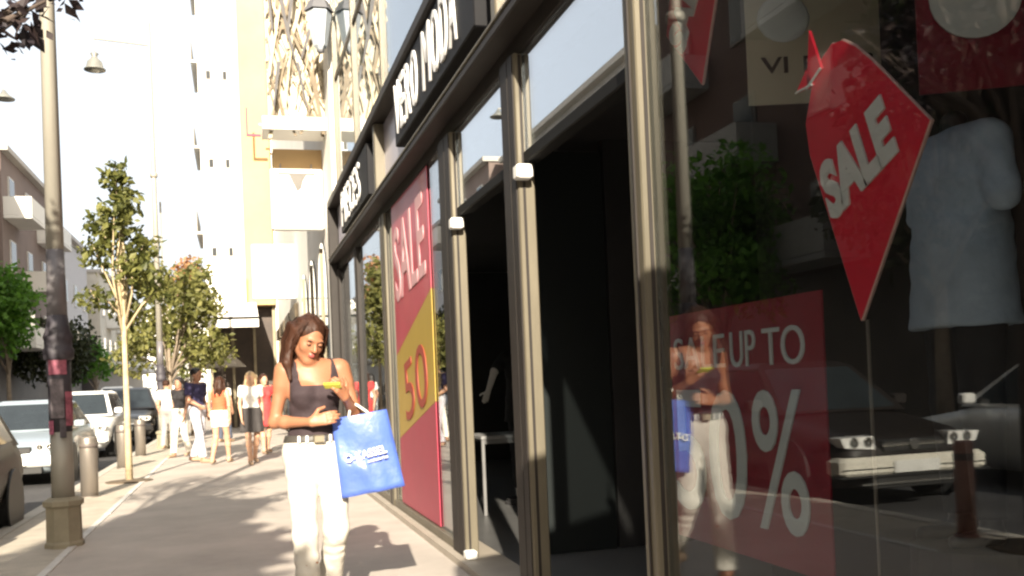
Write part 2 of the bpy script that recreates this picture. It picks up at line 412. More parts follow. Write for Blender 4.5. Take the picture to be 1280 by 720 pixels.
# wall above the street end of the facade: pier behind the camera closes a sun leak, neighbour shop has an unseen awning added to shade the first window
nb = thing('neighbour_shop', 'plain rendered shop wall nearest the viewer with an added unseen awning against the sun', 'shop', (0, 0, 0))
MB().box(1.5, 9, -14, -2.25, 0, 15).build('wall', wall_cream, nb)
MB().prism([(.15, 2.86), (1.36, 3.12), (1.36, 3.15), (.15, 2.89)], 'y', -6.0, .4).build('awning', mat('sun_block_canvas', (.25, .22, .18), .9, 0, .1, 3), nb)
MB().box(.15, .17, -6.0, .4, 2.66, 2.855).build('sun_block_valance', MATS['sun_block_canvas'], nb)

def sign(name, label, y_right, y_left, z0, z1, txt, tl, tr, tz0, tz1):
    t = thing(name, label, 'sign', (1.43, (y_left+y_right)/2, z0), 0, 'shop name signs')
    c = (1.43, (y_left+y_right)/2, z0)
    b = MB().bbox(0, .11, y_right-c[1], y_left-c[1], 0, z1-z0, .008).build('sign_box', black_paint, t)
    n = len(txt); ws = {'M': 1.35, 'O': 1.15, ' ': .55, 'I': .4}
    tot = sum(ws.get(ch, 1.0) for ch in txt)+.34*(n-1); u = (tl-tr)/tot; y = tl
    for ch in txt:
        wd = ws.get(ch, 1.0)*u
        if ch != ' ':
            put_text('letter', ch, mat('sign_letter_white', (.82, .82, .82), .4, 0, .03), t, (-.009, y-c[1], tz0-z0), wd, tz1-tz0, bold=-.004, depth=.014)
        y -= wd+.34*u
    return t
sign('shop_sign', 'black sign with large white letters nearest above the open doors', 5.50, 8.45, 3.40, 3.96, 'VERO MODA', 8.36, 5.92, 3.475, 3.915)
sign('shop_sign', 'smaller black sign with white letters at the far end of the glass shop front', 10.35, 13.05, 3.36, 3.92, 'PIECES', 12.9, 10.95, 3.43, 3.87)

# ---- posters and window dressing
def poly_board(name, m, parent, poly, x0, x1):
    return MB().prism(poly, 'x', x0, x1).build(name, m, parent)
pst = thing('sale_poster', 'dark red poster with large grey SALE UP TO 50% lettering low in the window', 'poster', (1.7, 3.06, .63))
MB().box(0, .006, -.54, .56, 0, .885).build('sheet', mat('maroon_print', (.24, .004, .022), .55, 0, .08, 3), pst)
gp = mat('grey_print', (.52, .56, .57), .6, 0, .05, 6)
put_text('lettering', 'SALE', gp, pst, (-.004, .475, .665), .41, .125, bold=-.004)
put_text('lettering', 'UP', gp, pst, (-.004, .02, .665), .17, .125, bold=-.004)
put_text('lettering', 'TO', gp, pst, (-.004, -.2, .665), .245, .125, bold=-.004)
put_text('lettering', '5', gp, pst, (-.004, .5, .115), .25, .47, bold=.005)
put_text('lettering', '0', gp, pst, (-.004, .21, .115), .27, .47, bold=.005)
put_text('lettering', '%', gp, pst, (-.004, -.11, .115), .325, .47, bold=.005)

p50 = thing('discount_poster', 'tall pink poster with olive diagonal band reading 50 in the middle window', 'poster', (1.531, 8.55, .13))
def PZ(pts): return [(a-8.8, b-.13) for a, b in pts]
rose = mat('rose_print', (.42, .05, .085), .45, 0, .08, 3, coat=.15); crim = mat('crimson_print', (.33, .028, .06), .45, 0, .06, 3); oliv = mat('olive_print', (.38, .26, .04), .45, 0, .06, 3)
poly_board('top_sheet', rose, p50, PZ([(7.87, 2.06), (9.72, 1.58), (9.72, 3.05), (7.87, 3.05)]), 0, .008)
poly_board('band', oliv, p50, PZ([(7.87, 1.14), (9.72, .76), (9.72, 1.576), (7.87, 2.056)]), 0, .008)
poly_board('lower_sheet', crim, p50, PZ([(7.87, .13), (9.72, .13), (9.72, .756), (7.87, 1.136)]), 0, .008)
put_text('lettering', '50', mat('brown_print', (.3, .05, .03), .6, 0, .05), p50, (-.005, .45, .80), 1.15, .55, rot=R(10), bold=.0)
put_text('lettering', 'SALE', mat('pink_print', (.6, .34, .36), .5), p50, (-.005, .78, 1.95), 1.55, .72, rot=R(4), bold=.01)

def kite(label, pts, bow, x, name='sale_kite'):
    cy = sum(p[0] for p in pts)/len(pts); cz = min(p[1] for p in pts)
    t = thing(name, label, 'kite sign', (x, cy, cz), 0, 'red sale kites in the window')
    L = [(a-cy, b-cz) for a, b in pts]
    board = poly_board('board', red_print, t, L, 0, .014)
    n = len(L)
    e = MB(); e.tube([(.007, *p) for p in L]+[(.007, *L[0])], .006, 5, False); e.build('edge_piping', mat('kite_edge', (.7, .45, .42), .5, 0, .05), t)
    for tri in bow:
        poly_board('bow', red_print, t, [(a-cy, b-cz) for a, b in tri], -.012, -.002)
        q = [(a-cy, b-cz) for a, b in tri]; MB().tube([(-.013, *q[1]), (-.013, *q[2])], .004, 5).build('bow_edge', grey_print, t)
    return t, cy, cz
k1, cy, cz = kite('large red diamond shaped SALE kite on a rod in the near window',
    [(2.403, 1.414), (2.079, 1.911), (2.30, 2.14), (2.37, 2.205), (2.43, 2.243), (2.48, 2.25), (2.53, 2.225), (2.585, 2.17), (2.632, 2.05), (2.618, 1.95)],
    [[(2.575, 2.325), (2.522, 2.19), (2.60, 2.15)], [(2.60, 2.21), (2.66, 2.155), (2.57, 2.155)]], 1.75)
put_text('lettering', 'SALE', mat('kite_letter', (.78, .78, .76), .5, 0, .04), k1, (-.004, 2.508-cy, 1.715-cz), .355, .19, rot=R(24.5), bold=.055, shear=.12)
MB().tube([(.02, 2.40-cy, .0), (.02, 2.40-cy, 1.42-cz-.55)], .006, 6).build('rod', steel, k1)
MB().lathe([(.07, 0), (.07, .012), (.012, .02)], (.02, 2.40-cy, .225-cz), 12).build('rod_foot', steel, k1)
MB().tube([(.02, 2.40-cy, .235-cz), (.02, 2.40-cy, -.1)], .005, 6).build('rod', steel, k1)
k2, cy, cz = kite('red SALE kite hanging at the top beside the near door post',
    [(3.306, 2.386), (3.15, 2.72), (3.28, 2.93), (3.42, 2.96), (3.52, 2.88), (3.59, 2.673)], [], 1.75)
put_text('lettering', 'SALE', MATS['kite_letter'], k2, (-.004, 3.44-cy, 2.54-cz), .33, .17, rot=R(50), bold=.05)
# hanging cream panel with dark letters and white figure shape, turned to the viewer
pan = thing('hanging_panel', 'cream panel with dark letters hanging behind the large kite', 'panel', (2.13, 3.13, 2.28), -R(17))
MB().box(-.25, .25, 0, .012, 0, .70).build('sheet', mat('cream_sheet', (.58, .53, .42), .7, 0, .06, 3), pan)
FR_CAM = Matrix(((1, 0, 0), (0, 0, -1), (0, 1, 0)))
put_text('lettering', 'VI', black_paint, pan, (-.2, -.004, .115), .1, .06, frame=FR_CAM, bold=.01)
put_text('lettering', 'R', black_paint, pan, (-.04, -.004, .115), .05, .06, frame=FR_CAM, bold=.01)
put_text('lettering', 'OS', black_paint, pan, (.11, -.004, .115), .11, .06, frame=FR_CAM, bold=.01)
m_ = MB(); m_.ell((-.11, -.003, .32), (.1, .012, .09), 14, 8); m_.build('pale_shape', mat('pale_blob', (.7, .74, .78), .7, 0, .08, 4), pan, True)
rp = thing('round_logo_poster', 'dark red panel with a big white disc at the top corner of the near window', 'poster', (2.25, 2.16, 2.06), -R(28))
MB().box(-.36, .3, 0, .01, 0, .8).build('sheet', MATS['maroon_print'], rp)
MB().lathe([(.125, 0), (.125, .006)], (-.2, -.008, .27), 28, 'y').build('disc', grey_print, rp)

# ---- mannequins
shirt_m = mat('pale_shirt', (.46, .56, .70), .95, 0, .16, 7, .6, 9)
def mannequin(label, loc, rz, shirt, base_h, arm_out=False, skin=(.62, .60, .58)):
    t = thing('mannequin', label, 'mannequin', loc, rz)
    lo, hi = (-.42, -.3, .0), (.42, .3, 1.75)
    tors = [('e', (0, 0, 1.0), (.155, .105, .12), None, .05), ('e', (0, 0, 1.28), (.165, .11, .19), None, .08), ('c', (-.15, .01, 1.40), (.15, .01, 1.40), .06, .06, .06), ('c', (0, 0, 1.05), (0, 0, 1.3), .12, .13, .06)]
    A = [((-.20, .0, 1.40), (-.25, .0, 1.14), (-.24, -.04, .90)), ((.20, .0, 1.40), (.26, .0, 1.14), (.25, -.04, .90))]
    if arm_out: A[0] = ((-.20, -.02, 1.40), (-.30, -.10, 1.28), (-.38, -.2, 1.08))
    arms = []; hands = []
    for s_, (a, b, c) in zip((1, -1), A):
        arms += [('c', a, b, .047, .038, .03), ('c', b, c, .038, .026, .02)]
        hands += hand_prims(c, np.array(c)-np.array(b), (-s_*0+.0, -1, .1), .25, s_, sc=.95)
    legs = []
    for s_ in (-1, 1): legs += [('c', (s_*.085, 0, .93), (s_*.09, -.01, .5), .085, .055, .04), ('c', (s_*.09, -.01, .5), (s_*.09, 0, .09), .055, .038, .03), ('c', (s_*.09, .02, .04), (s_*.1, -.14, .03), .034, .028, .03)]
    hp, T = head_prims((0, -.01, 1.60), np.eye(3))
    body = field(tors+(arms+hands if arm_out else [])+legs+[('c', (0, 0, 1.42), (0, -.005, 1.50), .05, .047, .03)], (-.5, -.42, 0), (.5, .3, 1.76), .011)
    link_mesh('body', body.mesh('mannequin_body'), mat('mannequin_white_%d' % int(skin[0]*100), skin, .4, 0, .03), t, True)
    f = field([(p[0], p[1], tuple(np.array(p[2])+.02), p[3], p[4]) if p[0] == 'e' else (p[0], p[1], p[2], p[3]+.02, p[4]+.02, p[5]) for p in tors]+[('c', a, vadd(a, np.array(b)-np.array(a), .75), .055, .058, .04) for a, b, c in A]+[('c', (-.05, 0, .72), (-.03, 0, 1.1), .165, .14, .05), ('c', (.05, 0, .72), (.03, 0, 1.1), .165, .14, .05)], (-.42, -.3, .6), (.42, .3, 1.6), .011)
    X, Y, Z = f.grid(); f.D = np.maximum(f.D, .77-Z); f.D = np.maximum(f.D, Z-1.47+.0*X)
    f.D = f.D+.004*np.sin(X*30+Z*38+1.5*np.sin(Z*11))*np.cos(Z*27-Y*22+X*12)
    link_mesh('shirt', f.mesh('shirt'), shirt, t, True)
    f = field([(p[0], p[1], p[2], p[3]+.015, p[4]+.015, p[5]) for p in legs if p[1][2] > .3]+[('e', (0, 0, .92), (.165, .12, .12), None, .05)], (-.42, -.3, .0), (.42, .3, 1.1), .011)
    X, Y, Z = f.grid(); f.D = np.maximum(np.maximum(f.D, .1-Z), Z-.98)
    link_mesh('trousers', f.mesh('trousers'), mat('dark_trousers', (.012, .013, .018), .85, 0, .15), t, True)
    MB().lathe([(.24, -base_h), (.24, -base_h+.02), (.22, -.02), (.22, 0)], (0, 0, 0), 20).build('plinth', interior, t)
    return t
mq = mannequin('shop window mannequin in a pale blue shirt behind the large kite', (2.2, 2.5, .71), -R(98), shirt_m, .53, skin=(.02, .02, .025)); mq.scale = (.88, .88, .88)
mannequin('pale armed mannequin in dark clothes deep inside the second doorway', (2.78, 9.3, .10), -R(10), mat('black_shirt', (.012, .012, .014), .85, 0, .1), .055, True)
tb = thing('display_table', 'white framed display table inside the second doorway', 'table', (2.5, 8.9, .045))
MB().bbox(-.36, .36, -.3, .3, .70, .735, .006).build('table_top', mat('table_grey', (.2, .2, .2), .5), tb)
for sx in (-1, 1):
    for sy in (-1, 1): MB().bbox(sx*.34-.015, sx*.34+.015, sy*.28-.015, sy*.28+.015, 0, .70, .003).build('leg', mat('table_leg', (.14, .14, .14), .5), tb)
for x0, x1, y0, y1 in ((-.325, .325, -.295, -.27), (-.325, .325, .27, .295)): MB().box(x0, x1, y0, y1, .66, .699).build('rail', MATS['table_leg'], tb)
# =================================================================== NEXT BUILDINGS ON THE RIGHT
white_render = mat('white_render', (.78, .76, .71), .8, 0, .05, .8, .05, 20)
tan_render = mat('tan_render', (.50, .34, .17), .85, 0, .08, 1.0, .05, 20)
wglass = mat('window_glass', (.03, .035, .04), .06, 0, .1, 2)
bay = thing('bay_building', 'pale building with projecting upper bay beyond the glass shop', 'building', (1.5, 15, 0))
MB().box(0, 8, -.25, 20.5, 0, 14).build('wall', white_render, bay)
MB().box(-.88, -.005, .5, .98, 5.565, 13.5).build('bay', mat('bay_cream', (.66, .60, .48), .8, 0, .08, 2), bay)
MB().box(-.98, -.005, .30, 1.0, 5.36, 5.56).build('bay_fascia', white_render, bay)
MB().box(-.8, -.005, 1.3, 1.8, 4.5, 5.29).build('soffit', tan_render, bay)
brz = mat('screen_bronze', (.10, .075, .045), .5, .4, .25, 4); brz2 = mat('screen_gold', (.24, .20, .13), .45, .3, .25, 4)
for i in range(80):       # tangled metal screen on the street end of the bay
    x = -.86+random.random()*.8; z = 5.75+random.random()**1.5*3; a = random.choice((-1, 1))*random.uniform(.08, .5); L = random.uniform(.5, 1.5)
    dx, dz = math.sin(a)*L/2, math.cos(a)*L/2
    xs = [max(-.87, min(-.02, x+s*dx)) for s in (-1, 1)]
    wd = random.uniform(.008, .032)
    MB().prism([(xs[0]-wd, z-dz), (xs[0]+wd, z-dz), (xs[1]+wd*.6, z+dz), (xs[1]-wd*.6, z+dz)], 'y', .494-.0022*(i+1), .4955-.0022*i).build('screen_bar', brz if i % 5 < 3 else brz2, bay)
dkb = mat('screen_dark', (.03, .027, .03), .5, .2, .2, 4)
for j, (xa, za, xb, zb, wd) in enumerate(((-.80, 8.4, -.55, 6.9, .05), (-.30, 8.6, -.55, 6.85, .05), (-.55, 6.9, -.45, 6.45, .03), (-.2, 6.95, -.36, 6.45, .03), (-.86, 8.0, -.78, 6.9, .035), (-.12, 8.7, -.04, 7.3, .045), (-.7, 6.4, -.8, 5.7, .03), (-.42, 6.4, -.3, 5.7, .025), (-.5, 8.9, -.44, 7.6, .05))):
    MB().prism([(xb-wd*.4, zb), (xb+wd*.4, zb), (xa+wd, za), (xa-wd, za)], 'y', .27-.006*j, .2745-.006*j).build('screen_bar', dkb, bay)
for y0 in (1.0, 3.3, 5.6):     # arched shop niches on the street wall
    pts = [(y0, .1), (y0+1.6, .1)]+[(y0+.8+.8*math.cos(t), 3.0+.8*math.sin(t)) for t in np.linspace(0, math.pi, 9)]
    MB().prism(pts, 'x', -.03, -.004).build('arch_window', wglass, bay)
    MB().box(-.06, -.031, y0+.77, y0+.83, .1, 3.7).build('arch_mullion', brz2, bay)
for y0 in (9, 12, 15, 18):
    MB().box(-.05, -.004, y0, y0+2.2, .1, 3.0).build('shop_window', wglass, bay)
    MB().box(-.09, -.004, y0-.1, y0+2.3, 3.05, 3.4).build('shop_lintel', brz, bay)
ps = thing('projecting_sign', 'large white projecting sign box with a dark emblem under the bay', 'sign', (1.06, 16.2, 3.92))
MB().bbox(-.42, .42, -.1, .1, 0, 1.0, .015).build('sign_box', white_paint, ps)
MB().prism([(-.12, .9), (.16, .9), (.1, .8), (.07, .68), (.0, .62), (-.04, .72), (-.08, .8)], 'y', -.112, -.102).build('emblem', mat('emblem_grey', (.12, .11, .1), .6), ps)
MB().prism([(-.3, .93), (.3, .93), (.3, .9), (-.3, .9)], 'y', -.112, -.102).build('emblem_bar', MATS['emblem_grey'], ps)
MB().tube([(-.25, 0, 1.0), (-.25, 0, 1.1)], .015, 6).build('hanger', steel, ps); MB().tube([(.25, 0, 1.0), (.25, 0, 1.1)], .015, 6).build('hanger', steel, ps)
ps = thing('projecting_sign', 'plain white projecting sign box farther along above the shop windows', 'sign', (.95, 24.5, 3.55))
MB().bbox(-.5, .54, -.12, .12, 0, 1.35, .015).build('sign_box', white_paint, ps)
wl = thing('mirrored_lamp', 'glass lantern added high above the far sign for a lamp mirrored in the glass', 'lantern', (1.36, 14.35, 6.3))  # solid shape added in place of a lamp's reflection in the upper panes
MB().tube([(.2, 0, .95), (.0, 0, 1.0), (.0, 0, .86)], .02, 6).build('bracket', dark_alu, wl)
MB().lathe([(.05, 0), (.1, .06), (.19, .55), (.17, .58)], (0, 0, 0), 6).build('glass_body', mat('mirrored_lamp_glass', (.42, .46, .5), .15), wl)
MB().lathe([(.22, .58), (.14, .74), (.05, .8), (.03, .88)], (0, 0, 0), 6).build('cap', mat('mirrored_lamp_cap', (.12, .12, .13), .5), wl)
MB().lathe([(.0, -.06), (.05, -.03), (.06, 0)], (0, 0, 0), 6).build('finial', MATS['mirrored_lamp_cap'], wl)
rg_ = thing('red_wall_sign', 'small red framed sign high on the white wall', 'sign', (.86, 34.5, 10.2))
MB().box(-.25, .25, 0, .08, 0, .08).build('frame_bar', red_print, rg_); MB().box(-.25, -.19, .0, .08, .083, 1.0).build('frame_bar', red_print, rg_)
MB().box(.19, .9, .02, .06, .4, .46).build('bracket', steel, rg_)

cb = thing('corner_building', 'tall white building with tan pilaster closing the pavement', 'building', (0, 36, 0))
MB().box(-.98, .42, 0, 20, 4.4, 24).build('wall', white_render, cb)
MB().box(.424, 1.42, -.25, 20, 4.4, 24).build('pilaster', tan_render, cb)
MB().box(1.43, 9, 0, 20, 0, 22).build('wall', white_render, cb)
MB().box(-.9, 1.42, .6, 20, 0, 4.39).build('shop_front', mat('dark_shop', (.05, .032, .022), .5, 0, .3, 2), cb)
for x in (-.86, -.1, .66, 1.36): MB().bbox(x-.05, x+.05, .1, .2, 0, 4.39, .005).build('shop_post', brz2, cb)
for z in (6.2, 9.4, 12.6, 15.8):
    for i, (x, wd) in enumerate(((-.62, .18), (-.05, .16))):
        f_ = MB().box(x-wd/2, x+wd/2, -.03, -.003, z, z+.32).build('window', mat('grey_frame', (.35, .34, .32), .6), cb); MB().box(x-wd/2+.02, x+wd/2-.02, -.045, -.031, z+.02, z+.30).build('pane', wglass, f_)
    s_ = MB().box(-1.25, -.99, 1.2, 5.0, z+1.0, z+1.08).build('balcony', white_render, cb)
    MB().box(-1.25, -1.21, 1.2, 5.0, z+1.085, z+1.9).build('balcony_front', mat('balcony_grey', (.25, .24, .22), .6), s_)
aw = thing('shop_awning', 'big white fabric awning above the dark shop front at the corner', 'awning', (0, 36, 3.4))
MB().prism([(.0, 1.15), (.0, 1.05), (-3.2, .28), (-3.2, .36)], 'x', -1.15, .75).build('canopy', mat('awning_white', (.8, .78, .73), .9, 0, .04, 3), aw)
MB().prism([(-3.2, .36), (-3.2, .02), (-3.17, .02), (-3.17, .36)], 'x', -1.152, .752).build('valance', MATS['awning_white'], aw)
for x in (-1.1, .7): MB().tube([(x, -3.15, .3), (x, -.02, .2)], .02, 6).build('arm', steel, aw)
# small parasol / counter under the awning
um = thing('cafe_umbrella', 'grey folded canopy umbrella beside the dark shop front', 'umbrella', (-.45, 32.3, 0))
MB().tube([(0, 0, 0), (0, 0, 2.7)], .025, 8).build('pole', steel, um)
MB().lathe([(.75, 2.1), (.4, 2.45), (.05, 2.72), (.02, 2.75)], (0, 0, 0), 8).build('canopy', mat('umbrella_grey', (.25, .22, .18), .9, 0, .1), um)

# =================================================================== LEFT SIDE BUILDINGS
def left_building(label, y0, y1, h, wallm, floors, fh=3.1, base=3.8, balc=True, depth=12, xf=-11.2, bal_m=None, end_windows=True, win_m=None):
    t = thing('apartment_building', label, 'building', (xf, y0, 0), 0, 'apartment blocks across the street')
    MB().box(-depth, 0, 0, y1-y0-.02, base, h).build('wall', wallm, t)
    MB().box(-depth, -.6, 0, y1-y0-.02, 0, base-.003).build('ground_floor', mat('dark_ground_floor', (.07, .06, .055), .6, 0, .3, 1), t)
    MB().box(-depth-.1, .35, -.1, y1-y0+.08, h, h+.25).build('roof', mat('roof_concrete', (.45, .42, .38), .85, 0, .1), t)
    fm = win_m or mat('window_frame_white', (.7, .68, .64), .6); nb_ = max(2, int((y1-y0)/3.2)); st = (y1-y0)/nb_
    wm = MB().box(0, .06, -.6, .6, 0, 1.5).mesh('window'); wm.materials.append(fm)
    pm = MB().box(.062, .075, -.54, .54, .06, 1.44).mesh('pane'); pm.materials.append(wglass)
    sm = MB().bbox(0, 1.25, -st*.44, st*.44, -.16, 0, .02).mesh('balcony'); sm.materials.append(bal_m or white_render)
    rm_ = MB()
    rm_.box(1.19, 1.24, -st*.43, st*.43, .02, .9); rm_.box(.0, 1.19, -st*.43, -st*.43+.05, .02, .9); rm_.box(.0, 1.19, st*.43-.05, st*.43, .02, .9)
    rm_ = rm_.mesh('balcony_parapet'); rm_.materials.append(bal_m or white_render)
    for fl in range(floors):
        z = base+fl*fh
        if z+2.6 > h: break
        for k in range(nb_):
            yc = (k+.5)*st
            wo = link_mesh('window', wm, None, t); wo.location = (.003, yc, z+.75); po = link_mesh('pane', pm, None, wo)
            if balc and (k+fl) % 2 == 0:
                bo = link_mesh('balcony', sm, None, t); bo.location = (.003, yc, z+.16); link_mesh('balcony_parapet', rm_, None, bo)
        if end_windows:
            for k in range(2):
                wo = link_mesh('window', wm, None, t); wo.location = (-2.5-4.5*k, -.003, z+.75); wo.rotation_euler = (0, 0, -R(90)); link_mesh('pane', pm, None, wo)
    return t
brown = mat('brown_render', (.075, .042, .034), .85, 0, .12, .8); ochre = mat('ochre_render', (.48, .38, .26), .85, 0, .08, .8); greyr = mat('grey_render', (.36, .35, .34), .85, 0, .1, .8); pinkr = mat('pink_render', (.2, .15, .13), .85, 0, .1, .8)
left_building('ochre apartment block across the street nearest the viewer', -14, 11.5, 15, ochre, 4)
left_building('dark brown apartment block with pale balconies mirrored in the near window', 11.5, 30, 17, brown, 4, bal_m=mat('balcony_dim', (.26, .25, .24), .85), win_m=mat('frame_dim', (.12, .1, .09), .6))
left_building('grey apartment block across the street beyond the dark brown one', 30, 49.5, 13, greyr, 3, balc=False)
left_building('reddish brown apartment block with white balconies at the left edge', 50, 62, 13.2, pinkr, 3, xf=-10.4)
left_building('narrow pale apartment block behind the tall lamp post', 62.5, 78, 12, mat('paleblue_render', (.52, .5, .5), .85, 0, .08), 3, xf=-10.6, balc=False)
left_building('low cream apartment block at the far end of the street', 80, 120, 11, wall_cream, 3, xf=-10.0)
fb = thing('far_building', 'hazy white building closing the far end of the street', 'building', (-5, 150, 0))
MB().box(-14, 14, 0, 10, 0, 14).build('wall', white_render, fb)
for i in range(8):
    for z in (2, 5, 8, 11): 
        w_ = MB().box(-12+i*3.2, -10.8+i*3.2, -.05, -.003, z, z+1.6).build('window', MATS['grey_frame'], fb)

# =================================================================== STREET FURNITURE
def lamp_post(label, x, y, detail=False):
    t = thing('street_lamp', label, 'street lamp', (x, y, 0), 0, 'tall street lamps along the kerb')
    stone = mat('lamp_base_stone', (.27, .24, .17), .8, 0, .15, 6, .2, 40); pale = mat('lamp_pole_pale', (.36, .34, .29), .5, .2, .12, 3, stretch=(1, 1, .2)); dk = mat('lamp_pole_dark', (.05, .045, .055), .6, 0, .3, 7)
    MB().lathe([(.165, -.02), (.165, .03), (.15, .05), (.145, .34), (.17, .36), (.17, .40), (.12, .43)], (0, 0, 0), 8, rot=.39).build('base', stone, t)
    MB().lathe([(.095, .42), (.092, 1.0)], (0, 0, 0), 16).build('lower_shaft', pale, t, True)
    MB().lathe([(.094, 1.0), (.10, 1.62)], (0, 0, 0), 16).build('dark_shaft', dk, t, True)
    MB().lathe([(.10, 1.62), (.125, 1.64), (.13, 1.72), (.115, 1.74), (.115, 1.80), (.125, 1.83), (.10, 1.9), (.085, 2.02)], (0, 0, 0), 16).build('collar', dk, t, True)
    MB().lathe([(.084, 2.02), (.074, 2.6)], (0, 0, 0), 16).build('dark_shaft', mat('lamp_pole_grey', (.17, .16, .17), .5, .2, .2, 4), t, True)
    MB().lathe([(.074, 2.6), (.058, 6.0), (.042, 10.4), (.0, 10.45)], (0, 0, 0), 14).build('pole', pale, t, True)
    MB().lathe([(.09, 5.0), (.1, 5.03), (.1, 5.07), (.09, 5.1)], (0, 0, 0), 14).build('ring', pale, t, True)
    MB().lathe([(.075, 6.6), (.09, 6.62), (.09, 6.7), (.075, 6.72)], (0, 0, 0), 14).build('ring', pale, t, True)
    MB().tube([(0, 0, 9.85), (-1.25, 0, 9.95)], .022, 8).build('arm', pale, t)
    MB().tube([(-1.25, 0, 9.98), (-1.25, 0, 9.55)], .018, 8).build('drop_rod', pale, t)
    sh = MB().lathe([(.04, 9.62), (.1, 9.58), (.06, 9.52), (.09, 9.46), (.17, 9.38), (.20, 9.24), (.25, 9.2), (.25, 9.18), (.02, 9.2)], (-1.25, 0, 0), 20).build('lamp_shade', mat('lamp_grey', (.22, .22, .2), .5, .3, .1), t, True)
    MB().ell((-1.25, 0, 9.18), (.11, .11, .07), 12, 6).build('lamp_bowl', mat('lamp_bowl', (.6, .58, .5), .3), t, True)
    if detail:
        for a0, z0, hh, wd, col in ((-2.3, 1.50, .13, 1.5, (.30, .09, .13)), (-2.2, 1.12, .34, 1.1, (.14, .12, .13)), (-1.0, 1.05, .3, .8, (.30, .24, .27)), (-2.5, .98, .12, .5, (.35, .1, .16)), (-1.5, .95, .16, .5, (.08, .07, .08))):
            m = MB(); n = 8; rd = .106
            for i in range(n+1):
                a = a0+wd*i/n; m.v += [(rd*math.cos(a), rd*math.sin(a), z0), (rd*math.cos(a), rd*math.sin(a), z0+hh), ((rd-.004)*math.cos(a), (rd-.004)*math.sin(a), z0), ((rd-.004)*math.cos(a), (rd-.004)*math.sin(a), z0+hh)]
            for i in range(n): k = 4*i; m.f += [(k, k+4, k+5, k+1), (k+2, k+3, k+7, k+6), (k+1, k+5, k+7, k+3), (k, k+2, k+6, k+4)]
            m.f += [(0, 1, 3, 2), (4*n, 4*n+2, 4*n+3, 4*n+1)]
            m.build('bill_sticker', mat('sticker_%d' % int(col[0]*1000), col, .7, 0, .5, 18), t)
    return t
lamp_post('tall street lamp with dark bill-posted collar, nearest at the left', -1.5, 9.2, True)
lamp_post('tall street lamp with hanging shade farther off beside the walking group', -1.78, 24.8)
lo_ = thing('street_lamp', 'street lamp on the opposite pavement at the left edge', 'street lamp', (-8.9, 38.5, 0), 0, 'tall street lamps along the kerb')
MB().lathe([(.12, 0), (.07, 1.8), (.05, 12.6)], (0, 0, 0), 10).build('pole', MATS['lamp_pole_pale'], lo_, True)
MB().tube([(0, 0, 12.6), (1.1, 0, 12.7)], .03, 6).build('arm', MATS['lamp_pole_pale'], lo_)
MB().lathe([(.05, 12.65), (.15, 12.5), (.36, 12.35), (.36, 12.32), (.02, 12.33)], (1.1, 0, 0), 14).build('lamp_shade', MATS['lamp_grey'], lo_, True)

def bollard(label, x, y, h=.78, r_=.11, m=None, name='bollard'):
    t = thing(name, label, 'bollard', (x, y, 0), 0, 'round steel bollards along the kerb')
    MB().lathe([(r_, -.01), (r_, h-.03), (r_*.93, h), (.0, h+.005)], (0, 0, 0), 20).build('shaft', m or steel, t, True)
    MB().lathe([(r_+.015, -.01), (r_+.015, .012)], (0, 0, 0), 20).build('foot_ring', m or steel, t)
    MB().lathe([(r_+.003, h-.14), (r_+.003, h-.09)], (0, 0, 0), 20).build('groove_band', mat('bollard_band', (.12, .1, .09), .5), t, True)
bollard('steel bollard right beside the nearest lamp post', -1.9, 13.6)
bollard('steel bollard left of the slender tree trunk', -2.02, 18.6)
bollard('steel bollard in front of the black car at the kerb', -2.05, 22.1)
bollard('bollard mirrored low in the near shop window', -2.02, 5.9, .7, .07, mat('bollard_red', (.42, .24, .2), .5, .2, .2, 5))
sp = thing('signpost', 'thin pale signpost with a white plate behind the slender tree', 'sign', (-2.0, 30.0, 0))
MB().tube([(0, 0, 0), (0, 0, 7.0)], .03, 8).build('post', MATS['lamp_pole_pale'], sp)
MB().bbox(-.3, .3, -.02, .0, 1.55, 2.1, .004).build('plate', white_paint, sp)

# =================================================================== TREES
def leaves(cl, n, size, seed, droop=.3):
    rg2 = np.random.default_rng(seed); V = []; F = []
    cl = [np.array(c, float) for c in cl]; wts = np.array([c[3]**2 for c in cl]); wts /= wts.sum()
    pick = rg2.choice(len(cl), n, p=wts)
    for i in range(n):
        c = cl[pick[i]]; d = rg2.normal(size=3); d /= np.linalg.norm(d); rad = c[3]*(rg2.random()**.45)
        p = c[:3]+d*rad*np.array([1, 1, .85])
        a = rg2.normal(size=3); a[2] -= droop; a /= np.linalg.norm(a); b = np.cross(a, rg2.normal(size=3)); b /= np.linalg.norm(b); nn = np.cross(a, b)
        s_ = size*rg2.uniform(.35, 1.5); k = len(V)
        V += [p, p+a*s_*.5+b*s_*.28+nn*s_*.06, p+a*s_, p+a*s_*.5-b*s_*.28+nn*s_*.06]
        F += [(k, k+1, k+2), (k, k+2, k+3)]
    me = bpy.data.meshes.new('crown'); me.from_pydata([tuple(v) for v in V], [], F); me.update(); return me
